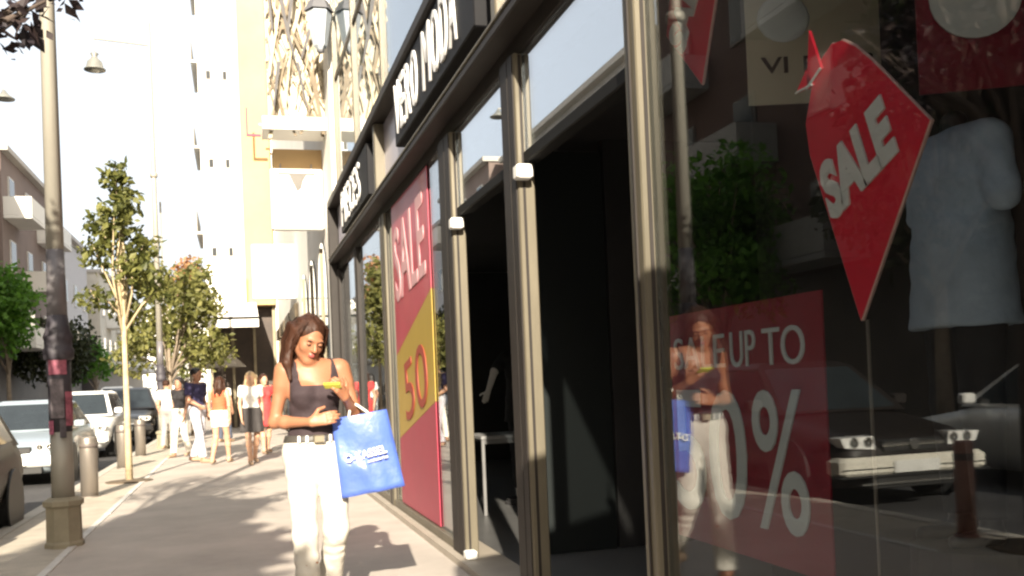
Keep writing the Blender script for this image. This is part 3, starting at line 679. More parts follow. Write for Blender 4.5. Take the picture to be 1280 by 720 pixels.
def tree(label, x, y, trunk_h, clusters, n, size, lm, seed, tr=.06, bark=(.25, .2, .15), name='street_tree', lean=0.0, group='trees along the street', limbs=True):
    t = thing(name, label, 'tree', (x, y, 0), 0, group)
    rd = random.Random(seed); tm = MB(); top = max(c[2] for c in clusters)
    tm.tube([(0, 0, -.02), (lean*.3, .02, trunk_h*.4), (lean*.7, -.02, trunk_h*.8), (lean, 0, trunk_h), (lean*1.1, .03, trunk_h+(top-trunk_h)*.75)], [tr*1.25, tr, tr*.85, tr*.75, tr*.2], 9)
    if limbs:
        for c in clusters:
            z0 = trunk_h*rd.uniform(.8, 1.0); z0 = min(z0, c[2]-.1); mid = ((lean+c[0])*.5+rd.uniform(-.1, .1), c[1]*.5, (z0+c[2])/2+.1)
            tm.tube([(lean*.9, 0, z0), mid, (c[0], c[1], c[2]), (c[0]*1.15, c[1]*1.15, c[2]+c[3]*.5)], [tr*.5, tr*.35, tr*.2, tr*.08], 5)
    tm.build('trunk', mat('bark_%d' % int(bark[0]*100), bark, .9, 0, .25, 8, .4, 30), t, True)
    link_mesh('crown', leaves(clusters, n, size, seed), lm, t)
    MB().lathe([(.34, -.01), (.34, .014), (.1, .03)], (0, 0, 0), 10).build('soil', mat('soil', (.12, .09, .06), .95, 0, .3, 20, .5, 40), t)
    return t
green = leaf_mat('leaf_green', (.05, .065, .014), (.22, .22, .06), .45); bright = leaf_mat('leaf_bright', (.05, .14, .012), (.15, .32, .04), .45); olive_l = leaf_mat('leaf_olive', (.07, .08, .02), (.27, .26, .08), .45); purple = leaf_mat('leaf_purple', (.012, .008, .014), (.045, .03, .028), .2); orange = leaf_mat('leaf_orange', (.35, .14, .06), (.45, .28, .14)); darkg = leaf_mat('leaf_dark', (.015, .022, .008), (.05, .06, .02))
def blob(n, sx, sy, z0, z1, r0_, r1_, seed, taper=.6):
    rd = random.Random(seed); out = []
    for i in range(n):
        f = (i+.5)/n; z = z0+(z1-z0)*f; k = (1-taper*f); a = rd.random()*6.28; q = math.sqrt(rd.random())
        out.append((math.cos(a)*q*sx*k, math.sin(a)*q*sy*k, z, rd.uniform(r0_, r1_)*(1-.4*f*taper)))
    return out
tree('slender young tree with a pointed green crown at the kerb', -1.62, 15.6, 2.5, blob(16, .62, .6, 2.55, 4.75, .26, .42, 3, .85), 2300, .125, green, 11, .045, (.5, .4, .25))
tree('round olive green tree behind the slender one', -1.75, 27.5, 2.0, blob(20, 1.35, 1.2, 2.3, 4.7, .45, .75, 5, .35), 5600, .16, olive_l, 12, .07)
tree('small orange leaved tree beyond the olive one', -1.35, 31, 3.2, blob(7, .6, .6, 4.2, 5.3, .3, .5, 6, .3), 900, .16, orange, 13, .05)
tree('dark purple leaved tree at the top left corner', -2.1, 5.3, 2.6, blob(14, .95, 1.0, 3.2, 4.9, .32, .5, 8, .3)+[(1.02, -.2, 3.05, .2), (1.12, -.3, 3.1, .16), (1.2, -.1, 3.3, .22)], 3200, .085, purple, 14, .08, (.08, .06, .05))
tree('bright green tree on the opposite pavement at the left edge', -9.1, 44, 2.6, blob(12, 1.6, 1.6, 3.6, 6.4, .7, 1.1, 9, .3), 3600, .26, bright, 15, .1)
tree('small bright green tree far down the opposite pavement', -9.0, 69, 2.0, blob(8, 1.5, 1.5, 2.8, 4.8, .7, 1.0, 10, .3), 1600, .3, bright, 16, .1)
tree('bushy green tree mirrored in the near shop window', -9.0, 22.2, 2.4, blob(16, 2.2, 2.2, 3.3, 6.2, .8, 1.3, 21, .3), 7000, .24, bright, 17, .11)
tree('tall dark leaved tree mirrored at the right of the near window', -8.9, 14.2, 3.0, blob(22, 2.0, 2.4, 3.6, 10.5, .8, 1.3, 31, .3), 6500, .26, darkg, 27, .13)
tree('dark tree filling the far left under the balconies', -9.3, 56, 2.0, blob(14, 1.8, 3.0, 2.6, 5.2, .9, 1.3, 22, .3), 3600, .3, darkg, 18, .12)
tree('pavement tree behind the viewer that shades the kerb', -2.7, -1.0, 3.0, blob(20, 1.1, 1.5, 3.2, 5.6, .4, .75, 23, .3), 7500, .3, darkg, 19, .08)
tree('second pavement tree behind the viewer over the kerb', -3.2, -4.6, 3.0, blob(16, 1.0, 1.4, 3.4, 5.6, .4, .7, 33, .3), 5500, .3, darkg, 29, .08)
tree('far green tree at the end of the car row', -4.5, 88, 2.0, blob(8, 2.2, 2.0, 3.0, 6.5, 1.0, 1.4, 24, .4), 1500, .4, green, 20, .15)

# =================================================================== CARS
tyre_m = mat('tyre_rubber', (.015, .015, .015), .85, 0, .2, 20); rim_m = mat('wheel_rim', (.4, .4, .4), .3, .8, .1); carglass = mat('car_glass', (.02, .026, .03), .05, 0, .2, 3)
lampg = mat('headlamp_glass', (.80, .80, .78), .2, .0, .15, 12); trim_m = mat('black_trim', (.02, .02, .02), .5); chrome = mat('chrome', (.75, .74, .7), .15, .95, 0); plate_m = mat('plate_white', (.75, .75, .72), .5)
def car(label, x, y_front, paint, kind='sedan', face=-1, bumper=None, name='parked_car', L=4.2, W=1.7, H=1.43, chrome_bar=False, group='cars along the kerb'):
    t = thing(name, label, 'car', (x, y_front-face*L/2, -.13), 0 if face < 0 else math.pi, group)
    k = L/4.3; zs = H/1.43; hwk = W/1.72
    St = [(-2.15, .36, .55, .60), (-2.11, .27, .63, .70), (-2.0, .22, .69, .78), (-1.75, .2, .745, .83), (-1.2, .19, .83, .855), (-.75, .19, .90, .86), (0, .19, .92, .86), (1.0, .19, .94, .86)]
    if kind == 'sedan': St += [(1.5, .19, .96, .85), (1.9, .21, .95, .81), (2.08, .27, .87, .74), (2.15, .38, .72, .64)]
    else: St += [(1.6, .19, .97, .85), (2.0, .22, .97, .82), (2.12, .27, .92, .76), (2.15, .36, .78, .70)]
    m = MB(); n = 14
    for (yy, zb, zt, hw) in St:
        zb *= zs; zt *= zs; hw *= hwk; hh = zt-zb
        half = [(0, zb), (hw*.8, zb), (hw*.95, zb+.25*hh), (hw, zb+.5*hh), (hw*.985, zb+.72*hh), (hw*.9, zt-.05*hh), (hw*.6, zt), (0, zt+.012)]
        m.v += [(px, yy*k, pz) for px, pz in half]+[(-px, yy*k, pz) for px, pz in half[-2:0:-1]]
    for i in range(len(St)-1):
        for j in range(n): j2 = (j+1) % n; m.f.append((i*n+j, i*n+j2, (i+1)*n+j2, (i+1)*n+j))
    m.f.append(tuple(range(n-1, -1, -1))); m.f.append(tuple((len(St)-1)*n+j for j in range(n)))
    m.build('body', paint, t, True)
    # greenhouse
    zb, zt = .88*zs, H; hb, ht = .775*hwk, .58*hwk
    b0, b1, t0, t1 = (-.95*k, 1.55*k, -.22*k, .95*k) if kind == 'sedan' else (-1.0*k, 2.05*k, -.3*k, 1.75*k)
    zr = zt-.07
    C = {'b': [(-hb, b0, zb), (hb, b0, zb), (hb, b1, zb), (-hb, b1, zb)], 't': [(-ht, t0, zr), (ht, t0, zr), (ht, t1, zr), (-ht, t1, zr)]}
    g = MB(); vs = C['b']+C['t']+[(-ht*.82, t0+.14, zt-.01), (ht*.82, t0+.14, zt-.01), (ht*.82, t1-.14, zt-.01), (-ht*.82, t1-.14, zt-.01)]
    g.add(vs, [(0, 1, 5, 4), (1, 2, 6, 5), (2, 3, 7, 6), (3, 0, 4, 7), (4, 5, 9, 8), (5, 6, 10, 9), (6, 7, 11, 10), (7, 4, 8, 11), (8, 9, 10, 11)])
    cab = g.build('cabin', paint, t)
    def window(q, u0, u1, v0, v1, nm):
        a, b, c, d = [Vector(p) for p in q]
        P = lambda u, v: (a*(1-u)+b*u)*(1-v)+(d*(1-u)+c*u)*v
        nrm = (b-a).cross(d-a).normalized()*.006
        pts = [P(u0, v0)+nrm, P(u1, v0)+nrm, P(u1, v1)+nrm, P(u0, v1)+nrm]; mm = MB(); mm.add([tuple(p) for p in pts]+[tuple(p-nrm*1.5) for p in pts], [(0, 1, 2, 3), (0, 4, 5, 1), (1, 5, 6, 2), (2, 6, 7, 3), (3, 7, 4, 0)])
        return mm.build(nm, carglass, t)
    B, T_ = C['b'], C['t']
    window((B[0], B[1], T_[1], T_[0]), .06, .94, .06, .96, 'windscreen')
    window((B[2], B[3], T_[3], T_[2]), .08, .92, .1, .92, 'rear_window')
    for q in ((B[1], B[2], T_[2], T_[1]), (B[3], B[0], T_[0], T_[3])):
        fl = q[0] == B[1]
        window(q, *((.05, .47) if fl else (.53, .95)), .08, .93, 'side_window'); window(q, *((.51, .93) if fl else (.07, .49)), .08, .93, 'side_window')
    # wheels
    rw = .31*zs
    for sx in (-1, 1):
        for yy in (-1.35*k, 1.3*k):
            xo = sx*(.86*hwk-.10)
            wv = MB().lathe([(rw*.6, -.09), (rw*.95, -.1), (rw, -.06), (rw, .06), (rw*.95, .1), (rw*.6, .09)], (xo, yy, rw), 22, 'x').build('wheel', tyre_m, t, True)
            MB().lathe([(rw*.62, -.102), (rw*.5, -.085), (rw*.5, .085), (rw*.62, .102)], (xo, yy, rw), 16, 'x').build('rim', rim_m, wv)
            MB().lathe([(rw*1.14, 0), (rw*1.14, .02)], (sx*.852*hwk-(.0 if sx > 0 else .02)+sx*.004, yy, rw+.01), 22, 'x').build('wheel_arch', trim_m, t)
    # front
    yf = -2.15*k
    for sx in (-1, 1):
        hl = MB().prism([(sx*.40*hwk, .575*zs), (sx*.72*hwk, .60*zs), (sx*.76*hwk, .69*zs), (sx*.42*hwk, .70*zs)][::sx], 'y', yf+.0, yf+.2).build('headlight', lampg, t)
        for q_ in (.47, .62): MB().lathe([(.052, 0), (.045, -.006), (.02, .012)], (sx*q_*hwk, yf-.004, .645*zs), 14, 'y').build('reflector', chrome, hl, True)
        MB().bbox(sx*.88*hwk-.09, sx*.88*hwk+.09, -.78*k, -.66*k, .92*zs, 1.04*zs, .02).build('mirror', paint, t)
        MB().ell((sx*.6*hwk, -yf-.06, .74*zs), (.14, .08, .09), 10, 6).build('tail_light', mat('tail_red', (.4, .02, .02), .2), t, True)
    MB().bbox(-.34, .34, yf-.02, yf+.14, .54*zs, .655*zs, .015).build('grille', trim_m, t)
    MB().bbox(-.80*hwk, .80*hwk, yf-.06, yf+.22, .33*zs, .51*zs, .04).build('bumper', bumper or paint, t)
    MB().bbox(-.5, .5, yf-.045, yf+.1, .215*zs, .325*zs, .01).build('air_intake', trim_m, t)
    MB().bbox(-.26, .26, yf-.078, yf-.062, .355*zs, .465*zs, .003).build('number_plate', plate_m, t)
    if chrome_bar:
        MB().bbox(-.82*hwk, .82*hwk, yf-.075, yf+.1, .325*zs, .345*zs, .006).build('bumper_trim', trim_m, t); MB().bbox(-.78*hwk, .78*hwk, yf-.07, yf-.03, .40*zs, .41*zs, .003).build('bumper_trim', trim_m, t)
        MB().bbox(-.36, .36, yf-.035, yf-.02, .60*zs, .625*zs, .004).build('chrome_bar', chrome, t)
        MB().lathe([(.055, 0), (.055, .02)], (0, yf-.05, .61*zs), 16, 'y').build('badge', chrome, t)
        MB().bbox(-.62, .62, yf-.075, yf-.03, .255*zs, .275*zs, .004).build('intake_bar', chrome, t)
    return t
def paint(name, c, metal=.2): return mat(name, c, .28, metal, .03, 2, coat=.6)
silver = paint('paint_silver_blue', (.36, .42, .46), .35); whitep = paint('paint_white', (.78, .78, .76), 0); blackp = paint('paint_black', (.015, .014, .014)); darkp = mat('paint_dark_brown', (.014, .011, .010), .45, 0, .1, 3, spec=.3); greyp = paint('paint_grey', (.3, .31, .32), .4)
bump_s = mat('bumper_silver', (.72, .69, .60), .5, .0, .08, 3)
car('dark car with a pale metal bumper at the left edge, mirrored in the near window', -3.2, 7.95, darkp, 'suv', -1, bump_s, L=4.1, H=1.5, W=1.8, chrome_bar=True)
car('silver blue saloon car facing the viewer behind the nearest lamp post', -3.62, 17.3, silver, 'sedan', -1, whitep, W=1.72)
car('white car between the lamp post and the black car', -3.7, 24.0, whitep, 'hatch', -1, H=1.6)
car('black car at the kerb behind the second bollard', -3.2, 29.8, blackp, 'suv', -1, H=1.7, W=1.75)
car('dark car at the kerb farthest along the row', -3.25, 35.5, darkp, 'suv', -1, H=1.65)
car('white car seen only as a mirror image beyond the dark car', -5.75, 10.5, whitep, 'sedan', 1, H=1.45, name='passing_car')
car('white car parked across the road at the far left', -7.2, 36, whitep, 'sedan', -1)
car('grey car behind the silver blue saloon', -6.2, 28, greyp, 'hatch', -1)
car('white car far along the road', -5.2, 44, whitep, 'suv', -1, H=1.9)
car('grey car far along the kerb', -3.4, 42, greyp, 'hatch', -1)
car('dark car across the road at the far left', -7.3, 46, darkp, 'hatch', -1)

# =================================================================== PEOPLE
hair_dark = mat('hair_dark_brown', (.04, .016, .009), .5, 0, .5, 30, .5, 60, spec=.25, stretch=(1, 1, .12)); hair_black = mat('hair_black', (.012, .009, .008), .5, 0, .4, 30, .4, 60, stretch=(1, 1, .15))
def person(label, loc, rz, skin, top, bottom, hairm, arms, legs, head=(0, -.01, 1.52), head_rot=(0, 0, 0), h=.011, fem=True, sleeves=0.0, bottom_len=.1, skirt=False, hair_long=True,
           hands=None, top_style='tee', pants_k=1.0, wide=1.0, scale=1.0, group=None, shoes=None, back_bare=False, bottom_z=1.0):
    t = thing('person', label, 'person', loc, rz, group); t.scale = (scale,)*3
    hb = .082; sw = (.155 if fem else .185)*wide
    torso = [('e', (0, .005, .93), (.155*wide, .112, .12), None, .05), ('e', (0, 0, 1.06), (.118*wide, .085, .14), None, .07), ('e', (0, .0, 1.22), (.138*wide, .096, .14), None, .07),
             ('c', (-sw+.02, .012, 1.345), (sw-.02, .012, 1.345), .048, .048, .07), ('e', (0, .025, 1.32), (.12*wide, .07, .09), None, .05)]
    if fem: torso += [('e', (.062, -.075, 1.215), (.058, .05, .055), None, .03), ('e', (-.062, -.075, 1.215), (.058, .05, .055), None, .03)]
    ar = []; hnd = []
    for i, (sx, (s_, e_, w_)) in enumerate(zip((-1, 1), arms)):
        kf = .92 if fem else 1.2
        ar += [('c', s_, vadd(s_, np.array(e_)-np.array(s_), .25), .044*kf, .043*kf, .05), ('c', s_, e_, .042*kf, .034*kf, .03), ('c', e_, vadd(e_, np.array(w_)-np.array(e_), .3), .033*kf, .036*kf, .02), ('c', vadd(e_, np.array(w_)-np.array(e_), .3), w_, .036*kf, .023*kf, .02)]
        hd = (hands or {}).get(i, {})
        d_ = hd.get('d', np.array(w_)-np.array(e_)); hnd += hand_prims(w_, d_, hd.get('n', (-sx, -.3, 0)), hd.get('curl', .45), hd.get('side', sx), sc=hd.get('sc', .98), curls=hd.get('curls'))
    lg = []
    for hp_, kn, an in legs:
        toe = (an[0]*1.1, an[1]-.15, max(an[2]-.055, .025))
        lg += [('c', hp_, kn, .078, .05, .05), ('c', kn, vadd(kn, np.array(an)-np.array(kn), .35), .049, .052, .03), ('c', vadd(kn, np.array(an)-np.array(kn), .35), an, .052, .034, .03), ('c', (an[0], an[1]+.03, an[2]-.045), toe, .032, .026, .03), ('c', an, (an[0], an[1]+.02, an[2]-.04), .034, .034, .03)]
    Rm = rotm(*head_rot); hp2, T = head_prims(head, Rm)
    neck = [('c', (0, .015, 1.35), vadd(T((0, .015, -.05)), (0, 0, 0)), .052, .045, .035)]
    allp = torso+ar+lg+hp2+neck+hnd
    pts = np.array([p for q in allp for p in ([q[1], q[2]] if q[0] == 'c' else [q[1]])]); lo = pts.min(0)-.14; hi = pts.max(0)+.14
    f = field(torso+lg+neck+hp2+ar, lo, hi, h)
    for p in hnd: f.prim(p)
    body_me = f.mesh('body')
    co = np.array([v.co[:] for v in body_me.vertices]); body_me.materials.append(skin); body_me.materials.append(mat('lip_red', (.38, .10, .09), .4, 0, .05))
    if h < .008:
        loc_ = (co-np.array(head))@Rm; lip = (np.abs(loc_[:, 0]) < .024-1.2*np.abs(loc_[:, 2]+.0585)) & (np.abs(loc_[:, 2]+.0585) < .0125) & (loc_[:, 1] < -.07)
        for p in body_me.polygons:
            if lip[list(p.vertices)].mean() > .6: p.material_index = 1
    link_mesh('body', body_me, None, t, True)
    def grow(P, g): return [(p[0], p[1], tuple(np.array(p[2])+g), p[3], p[4]) if p[0] == 'e' else (p[0], p[1], p[2], p[3]+g, p[4]+g, p[5]) for p in P]
    # top
    P = grow(torso, .010)
    if sleeves > 0: P = P+[('c', s_, vadd(s_, np.array(e_)-np.array(s_), sleeves), .058*(1 if fem else 1.2), .056*(1 if fem else 1.2), .05) for (s_, e_, w_) in arms]
    f = field(P, lo, hi, h); X, Y, Z = f.grid()
    f.D = f.D+.0035*np.sin(X*38+Z*47)*np.sin(Z*60-X*25+Y*30)
    zb = .96 if top_style != 'crop' else 1.12
    if top_style in ('tank', 'crop'):
        ax_ = np.abs(X); scoop = np.where(Y < .0, 1.262, 1.30)+np.clip((ax_-.078)*9, 0, .25)
        reg = np.maximum(Z-scoop, ax_-(.128-.25*np.clip(Z-1.30, 0, .1)))
        reg = np.where(Z > 1.15, reg, Z-1.4)
        f.D = np.maximum(f.D, np.maximum(reg, zb-Z))
    else: f.D = np.maximum(f.D, np.maximum(Z-(1.385+.06*np.abs(X)+.03*np.clip(Y*8, -1, 1)), zb-.03-Z))
    link_mesh('top', f.mesh('top'), top, t, True)
    # bottom
    if skirt:
        f = field(grow(torso[:2], .016)+[('c', (0, .0, .9), (0, -.01, .62), .155, .17, .05), ('c', (-.06, .0, .9), (-.08, -.01, .62), .11, .13, .05), ('c', (.06, .0, .9), (.08, -.01, .62), .11, .13, .05)], lo, hi, h)
        X, Y, Z = f.grid(); f.D = np.maximum(f.D+.008*np.sin(np.arctan2(Y, X)*9)*np.clip(.9-Z, 0, .3)*3, np.maximum(Z-bottom_z, .56-Z))
    else:
        P = grow(torso[:2], .014)
        for hp_, kn, an in legs:
            a2 = vadd(an, (0, .0, -.06)); P += [('c', hp_, kn, .092*pants_k, .066*pants_k, .05), ('c', kn, a2, .066*pants_k, .069*pants_k, .03)]
        f = field(P, lo, hi, h); X, Y, Z = f.grid()
        f.D = f.D+.0038*np.sin(Z*55+X*40+2*np.sin(Z*17))*np.sin(X*50-Z*22+1.5*np.sin(Y*31))*np.clip(1.1-Z*.7, .25, 1)
        f.D = np.maximum(f.D, np.maximum(Z-bottom_z, bottom_len-Z))
    bo = link_mesh('skirt' if skirt else 'trousers', f.mesh('bottom'), bottom, t, True)
    # shoes
    sh = []
    for hp_, kn, an in legs: sh += [('c', (an[0], an[1]+.035, an[2]-.05), (an[0]*1.1, an[1]-.16, max(an[2]-.06, .028)), .037, .034, .02)]
    for q in sh: link_mesh('shoe', field([q], np.minimum(q[1], q[2])-.08, np.maximum(q[1], q[2])+.08, .011).mesh('shoe'), shoes or mat('shoe_tan', (.35, .25, .17), .6), t, True)
    # hair
    hp3 = [('e', T((0, .022, .038)), (.083, .098, .087), Rm, .02)]
    if hair_long:
        H0 = np.array(T((0, 0, 0)))
        for sx in (-1, 1):
            for j in range(3):
                a = np.array(T((sx*(.066+.006*j), .02+.03*j, .03))); b = np.array(T((sx*.084, .015+.035*j, -.06))); c = b+np.array((sx*.012-.01, -.02+.02*j, -.09-.02*j)); d = c+np.array((-.012*sx+.004*j, -.015, -.085))
                hp3 += [('c', a, b, .026, .024, .02), ('c', b, c, .024, .022, .02), ('c', c, d, .022, .010, .015)]
        hp3 += [('c', T((0, .07, .0)), T((0, .085, -.12)), .075, .07, .03), ('c', T((0, .085, -.12)), vadd(T((0, .085, -.12)), (0, .01, -.12)), .07, .04, .03)]
    P3 = np.array([p for q in hp3 for p in ([q[1], q[2]] if q[0] == 'c' else [q[1]])]); lo3 = P3.min(0)-.13; hi3 = P3.max(0)+.13
    f = field(hp3, lo3, hi3, min(h, .009)); X, Y, Z = f.grid(); c = np.array(head)
    l0 = Rm[0, 0]*(X-c[0])+Rm[1, 0]*(Y-c[1])+Rm[2, 0]*(Z-c[2]); l1 = Rm[0, 1]*(X-c[0])+Rm[1, 1]*(Y-c[1])+Rm[2, 1]*(Z-c[2]); l2 = Rm[0, 2]*(X-c[0])+Rm[1, 2]*(Y-c[1])+Rm[2, 2]*(Z-c[2])
    f.D = f.D+(.0028*np.sin(l0*150+l2*14)+.002*np.sin(l0*260+l1*190))*np.clip((l1+.05)*20, 0, 1)
    face = np.sqrt((l0/.064)**2+((l1+.10)/.085)**2+((l2+.04)/.102)**2)-1      # keep the face free
    f.D = np.maximum(f.D, -face*.06)
    if not hair_long: f.D = np.maximum(f.D, -(l2+.02+np.clip(l1, -.1, .02)*-.4)*1.0)
    ho = link_mesh('hair', f.mesh('hair'), hairm, t, True)
    if h < .008:                       # loose strands over the hair mass
        rs = random.Random(4); sm = MB()
        for i in range(120):
            sx = rs.choice((-1, 1)); a = rs.uniform(.1, 1.5); b = rs.uniform(-.5, 1.2)
            p0 = T((sx*.01, .02+.04*b, .127)); p1 = T((sx*(.055+.02*math.sin(a)), -.02+.06*b, .08)); p2 = T((sx*(.082+rs.uniform(0, .012)), .0+.07*b, -.02)); p3 = vadd(T((sx*(.088+rs.uniform(-.01, .014)), .01+.06*b, -.09)), (0, 0, 0))
            p4 = vadd(p3, (sx*rs.uniform(-.02, .018), rs.uniform(-.03, .01), -rs.uniform(.06, .13)))
            sm.tube([p0, p1, p2, p3, p4], [.0016, .002, .0022, .002, .0008], 4, False)
        sm.build('hair_strands', hairm, t, True)['kind'] = 'stuff'
    if h < .008:
        eyem = mat('eye_dark', (.02, .012, .01), .3); lidm = mat('brow_dark', (.05, .025, .018), .7)
        for sx in (-1, 1):
            for nm, p, r_, mm in (('eyelid', (sx*.031, -.077, .003), (.014, .011, .009), skin), ('eyelash', (sx*.031, -.085, -.003), (.013, .004, .0024), eyem), ('eyebrow', (sx*.032, -.087, .023), (.017, .005, .0028), lidm)):
                m = MB().ell((0, 0, 0), r_, 10, 6); m.v = [tuple(np.array(T(np.array(p)+np.array(v)))) for v in m.v]; m.build(nm, mm, t, True)
    return t, T

skinA = skin_mat('skin_warm', (.33, .145, .078)); skinB = skin_mat('skin_pale', (.50, .30, .20)); skinC = skin_mat('skin_tan', (.36, .19, .12))
WX, WY = .40, 5.35
wom, TH = person('woman in a dark tank top and white jeans reading a yellow phone', (WX, WY, 0), 0.06, skinA,
    mat('tank_brown', (.035, .022, .026), .85, 0, .12, 10, .2, 60), mat('white_denim', (.58, .55, .49), .85, 0, .07, 6, .35, 18), hair_dark,
    arms=[((-.15, .012, 1.345), (-.205, .035, 1.075), (-.04, -.165, 1.075)), ((.15, .012, 1.345), (.225, -.01, 1.085), (.13, -.21, 1.195))],
    legs=[((-.082, 0, .90), (-.085, -.10, .49), (-.075, -.15, .09)), ((.082, 0, .90), (.088, -.02, .49), (.08, .27, .20))],
    head=(-.02, -.045, 1.508), head_rot=(R(27), R(7), R(18)), h=.0055, top_style='tank', wide=.95, scale=1.03, pants_k=.95, bottom_z=1.0,
    hands={0: dict(d=(.95, -.35, .2), n=(.3, .9, -.2), curl=.35, side=1), 1: dict(d=(-.45, -.55, .62), n=(-.65, .1, .55), curls=[.75, .8, .8, .85, .3], side=-1)})
# belt with pale studs
f = field([('e', (0, .005, .93), (.173, .130, .138), None, .05), ('e', (0, 0, 1.06), (.136, .103, .158), None, .07)], (-.3, -.25, .85), (.3, .25, 1.15), .007)
X, Y, Z = f.grid(); f.D = np.maximum(f.D, np.abs(Z-.985)-.019)
blt = link_mesh('belt', f.mesh('belt'), mat('belt_dark', (.05, .045, .04), .5, 0, .2, 12), wom, True)
for x in (-.1, -.06, .06): MB().bbox(x-.007, x+.007, -.155+abs(x)*.35, -.11, .967, 1.004, .003).build('belt_stud', white_paint, blt)
MB().bbox(-.03, .03, -.158, -.11, .966, 1.005, .005).build('buckle', mat('buckle_metal', (.45, .40, .3), .3, .8, .1), blt)
MB().ell(tuple(TH((-.076, .0, -.045))), (.012, .012, .012), 10, 8).build('earring', white_paint, wom, True)
ph = thing('mobile_phone', 'yellow mobile phone held in front of the walking woman', 'phone', (WX+.076, WY-.276, 1.30), 0); ph.rotation_euler = (R(58), R(0), R(-18))
MB().bbox(-.045, .045, -.012, .0, -.024, .024, .005).build('phone_case', mat('phone_yellow', (.60, .60, .08), .4, 0, .03), ph)
MB().box(-.04, .032, .0002, .0015, -.019, .019).build('phone_screen', mat('phone_screen', (.03, .04, .05), .1), ph)
# blue shopping bag
blue = mat('bag_blue', (.075, .135, .47), .35, 0, .14, 6, .8, 6)
bag = thing('shopping_bag', 'blue glossy shopping bag with white lettering on the forearm of the woman', 'bag', (WX+.29, WY-.10, .712)); bag.rotation_euler = (R(2), R(-8), R(-6))
m = MB(); nx, nz = 14, 14
def bagp(u, v, s_):
    wd = .150+.022*(1-v); dp = .058*(1-.55*v); bulge = math.sin(math.pi*v)*.012*math.cos(u*2.4)+.007*math.sin(u*7+v*5)*(1-v)+.006*math.sin(v*9+u*3)-.012*math.exp(-((u-.25+.5*v)/.1)**2)*(v < .55)*math.sin(math.pi*v/.55)+.01*math.exp(-((v-.28+.15*u)/.07)**2)*(1-u*u)
    return (u*wd, s_*(dp*(1-.28*abs(u)**3)+bulge), v*.425+.012*math.cos(u*1.4)*(1-v)*s_*0)
for s_ in (-1, 1):
    k = len(m.v)
    for i in range(nx+1):
        for j in range(nz+1): m.v.append(bagp(-1+2*i/nx, j/nz, s_))
    for i in range(nx):
        for j in range(nz):
            a = k+i*(nz+1)+j; q = (a, a+nz+1, a+nz+2, a+1); m.f.append(q if s_ < 0 else q[::-1])
k2_ = (nx+1)*(nz+1)
for j in range(nz): m.f += [(j, j+1, k2_+j+1, k2_+j), (nx*(nz+1)+j, k2_+nx*(nz+1)+j, k2_+nx*(nz+1)+j+1, nx*(nz+1)+j+1)]
for i in range(nx): a = i*(nz+1); b = (i+1)*(nz+1); m.f.append((a, k2_+a, k2_+b, b))
m.build('bag_body', blue, bag, True)
put_text('lettering', 'O-KASSEL', white_paint, bag, (-.115, -.068, .185), .225, .044, frame=FR_CAM, bold=.015, rot=R(4), depth=.012)
put_text('lettering', 'accessories', white_paint, bag, (.0, -.066, .165), .11, .016, frame=FR_CAM, rot=R(4), depth=.012)
hm = mat('bag_handle', (.72, .68, .62), .7)
for s_ in (-1, 1):
    MB().tube([(-.06, s_*.022, .40), (-.055, s_*.02, .43), (-.04, s_*.012-.01, .475), (-.03, -.02, .495), (.0, s_*.012-.01, .475), (.045, s_*.02, .43), (.05, s_*.022, .40)], .0075, 6).build('handle', hm, bag, True)

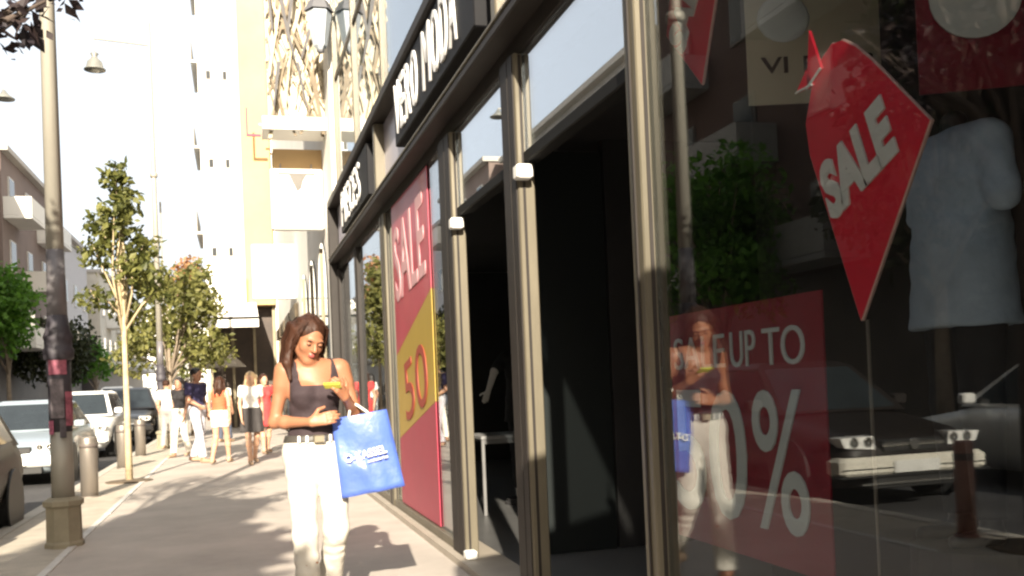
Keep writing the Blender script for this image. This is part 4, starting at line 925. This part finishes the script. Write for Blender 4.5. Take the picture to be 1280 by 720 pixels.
def std_arms(swing=.0, fem=True):
    s = .155 if fem else .19
    return [((-s, .012, 1.345), (-s-.06, .03+swing, 1.08), (-s-.05, -.06+swing, .83)), ((s, .012, 1.345), (s+.06, .03-swing, 1.08), (s+.05, -.06-swing, .83))]
def std_legs(st=.12):
    return [((-.082, 0, .90), (-.085, -st*.6, .49), (-.08, -st, .09)), ((.082, 0, .90), (.085, 0, .49), (.08, st*1.2, .11))]
G = 'people strolling away along the pavement'
person('man in a navy polo shirt and pale trousers in the group ahead', (-.74, 18.9, 0), R(55), skinC, mat('navy_polo', (.035, .03, .085), .85, 0, .1, 8), mat('pale_jeans', (.5, .5, .55), .85, 0, .1, 6), hair_black,
    [((-.19, .012, 1.345), (-.26, -.02, 1.10), (-.22, -.2, 1.0)), ((.19, .012, 1.345), (.25, .05, 1.08), (.24, -.04, .84))], std_legs(.16), head=(0, -.015, 1.535), fem=False, sleeves=.55, hair_long=False, scale=1.07, group=G, wide=1.12, pants_k=1.05)
person('woman in an orange red top and white shorts in the group ahead', (-.33, 18.3, 0), R(165), skinB, mat('orange_top', (.62, .12, .05), .8, 0, .1, 8), mat('white_shorts', (.7, .66, .6), .85, 0, .08), hair_dark,
    std_arms(.10), std_legs(.24), head_rot=(0, 0, R(25)), sleeves=0, top_style='tank', bottom_len=.68, group=G, scale=.97)
person('woman in a white blouse and dark skirt in the group ahead', (.22, 17.7, 0), R(10), skinB, mat('white_blouse', (.8, .79, .76), .85, 0, .05), mat('charcoal_skirt', (.05, .045, .045), .85, 0, .12), mat('hair_fair', (.4, .28, .16), .5, 0, .3, 30, stretch=(1, 1, .15)),
    std_arms(-.12), std_legs(.2), head_rot=(R(8), 0, R(-20)), sleeves=.45, skirt=True, group=G, scale=1.0)
person('dark haired person in a black top and white trousers beside the second lamp post', (-1.15, 20.9, 0), R(-35), skinC, mat('black_top', (.02, .018, .02), .85), mat('white_cotton', (.7, .67, .6), .85, 0, .06), hair_black,
    std_arms(.08), std_legs(.15), sleeves=.4, group=G, scale=1.0)
person('person in a pale shirt half hidden behind the second lamp post', (-1.62, 24.2, 0), R(160), skinB, mat('pale_shirt2', (.7, .66, .58), .85, 0, .06), mat('grey_trousers', (.3, .29, .28), .85), hair_dark, std_arms(), std_legs(.1), sleeves=.4, hair_long=False, fem=False, group=G)
person('person in a red dress beyond the woman in the white blouse', (.52, 20.4, 0), R(20), skinB, mat('red_top', (.62, .05, .05), .8), mat('red_skirt', (.5, .04, .04), .8), hair_dark, std_arms(), std_legs(.1), sleeves=.3, skirt=True, group=G)
person('shopper in white top walking far ahead near the dark shop front', (-.35, 26, 0), R(150), skinC, mat('white_tee', (.75, .73, .7), .85), mat('dark_jeans', (.06, .07, .1), .85), hair_black, std_arms(), std_legs(.1), sleeves=.4, group=G)
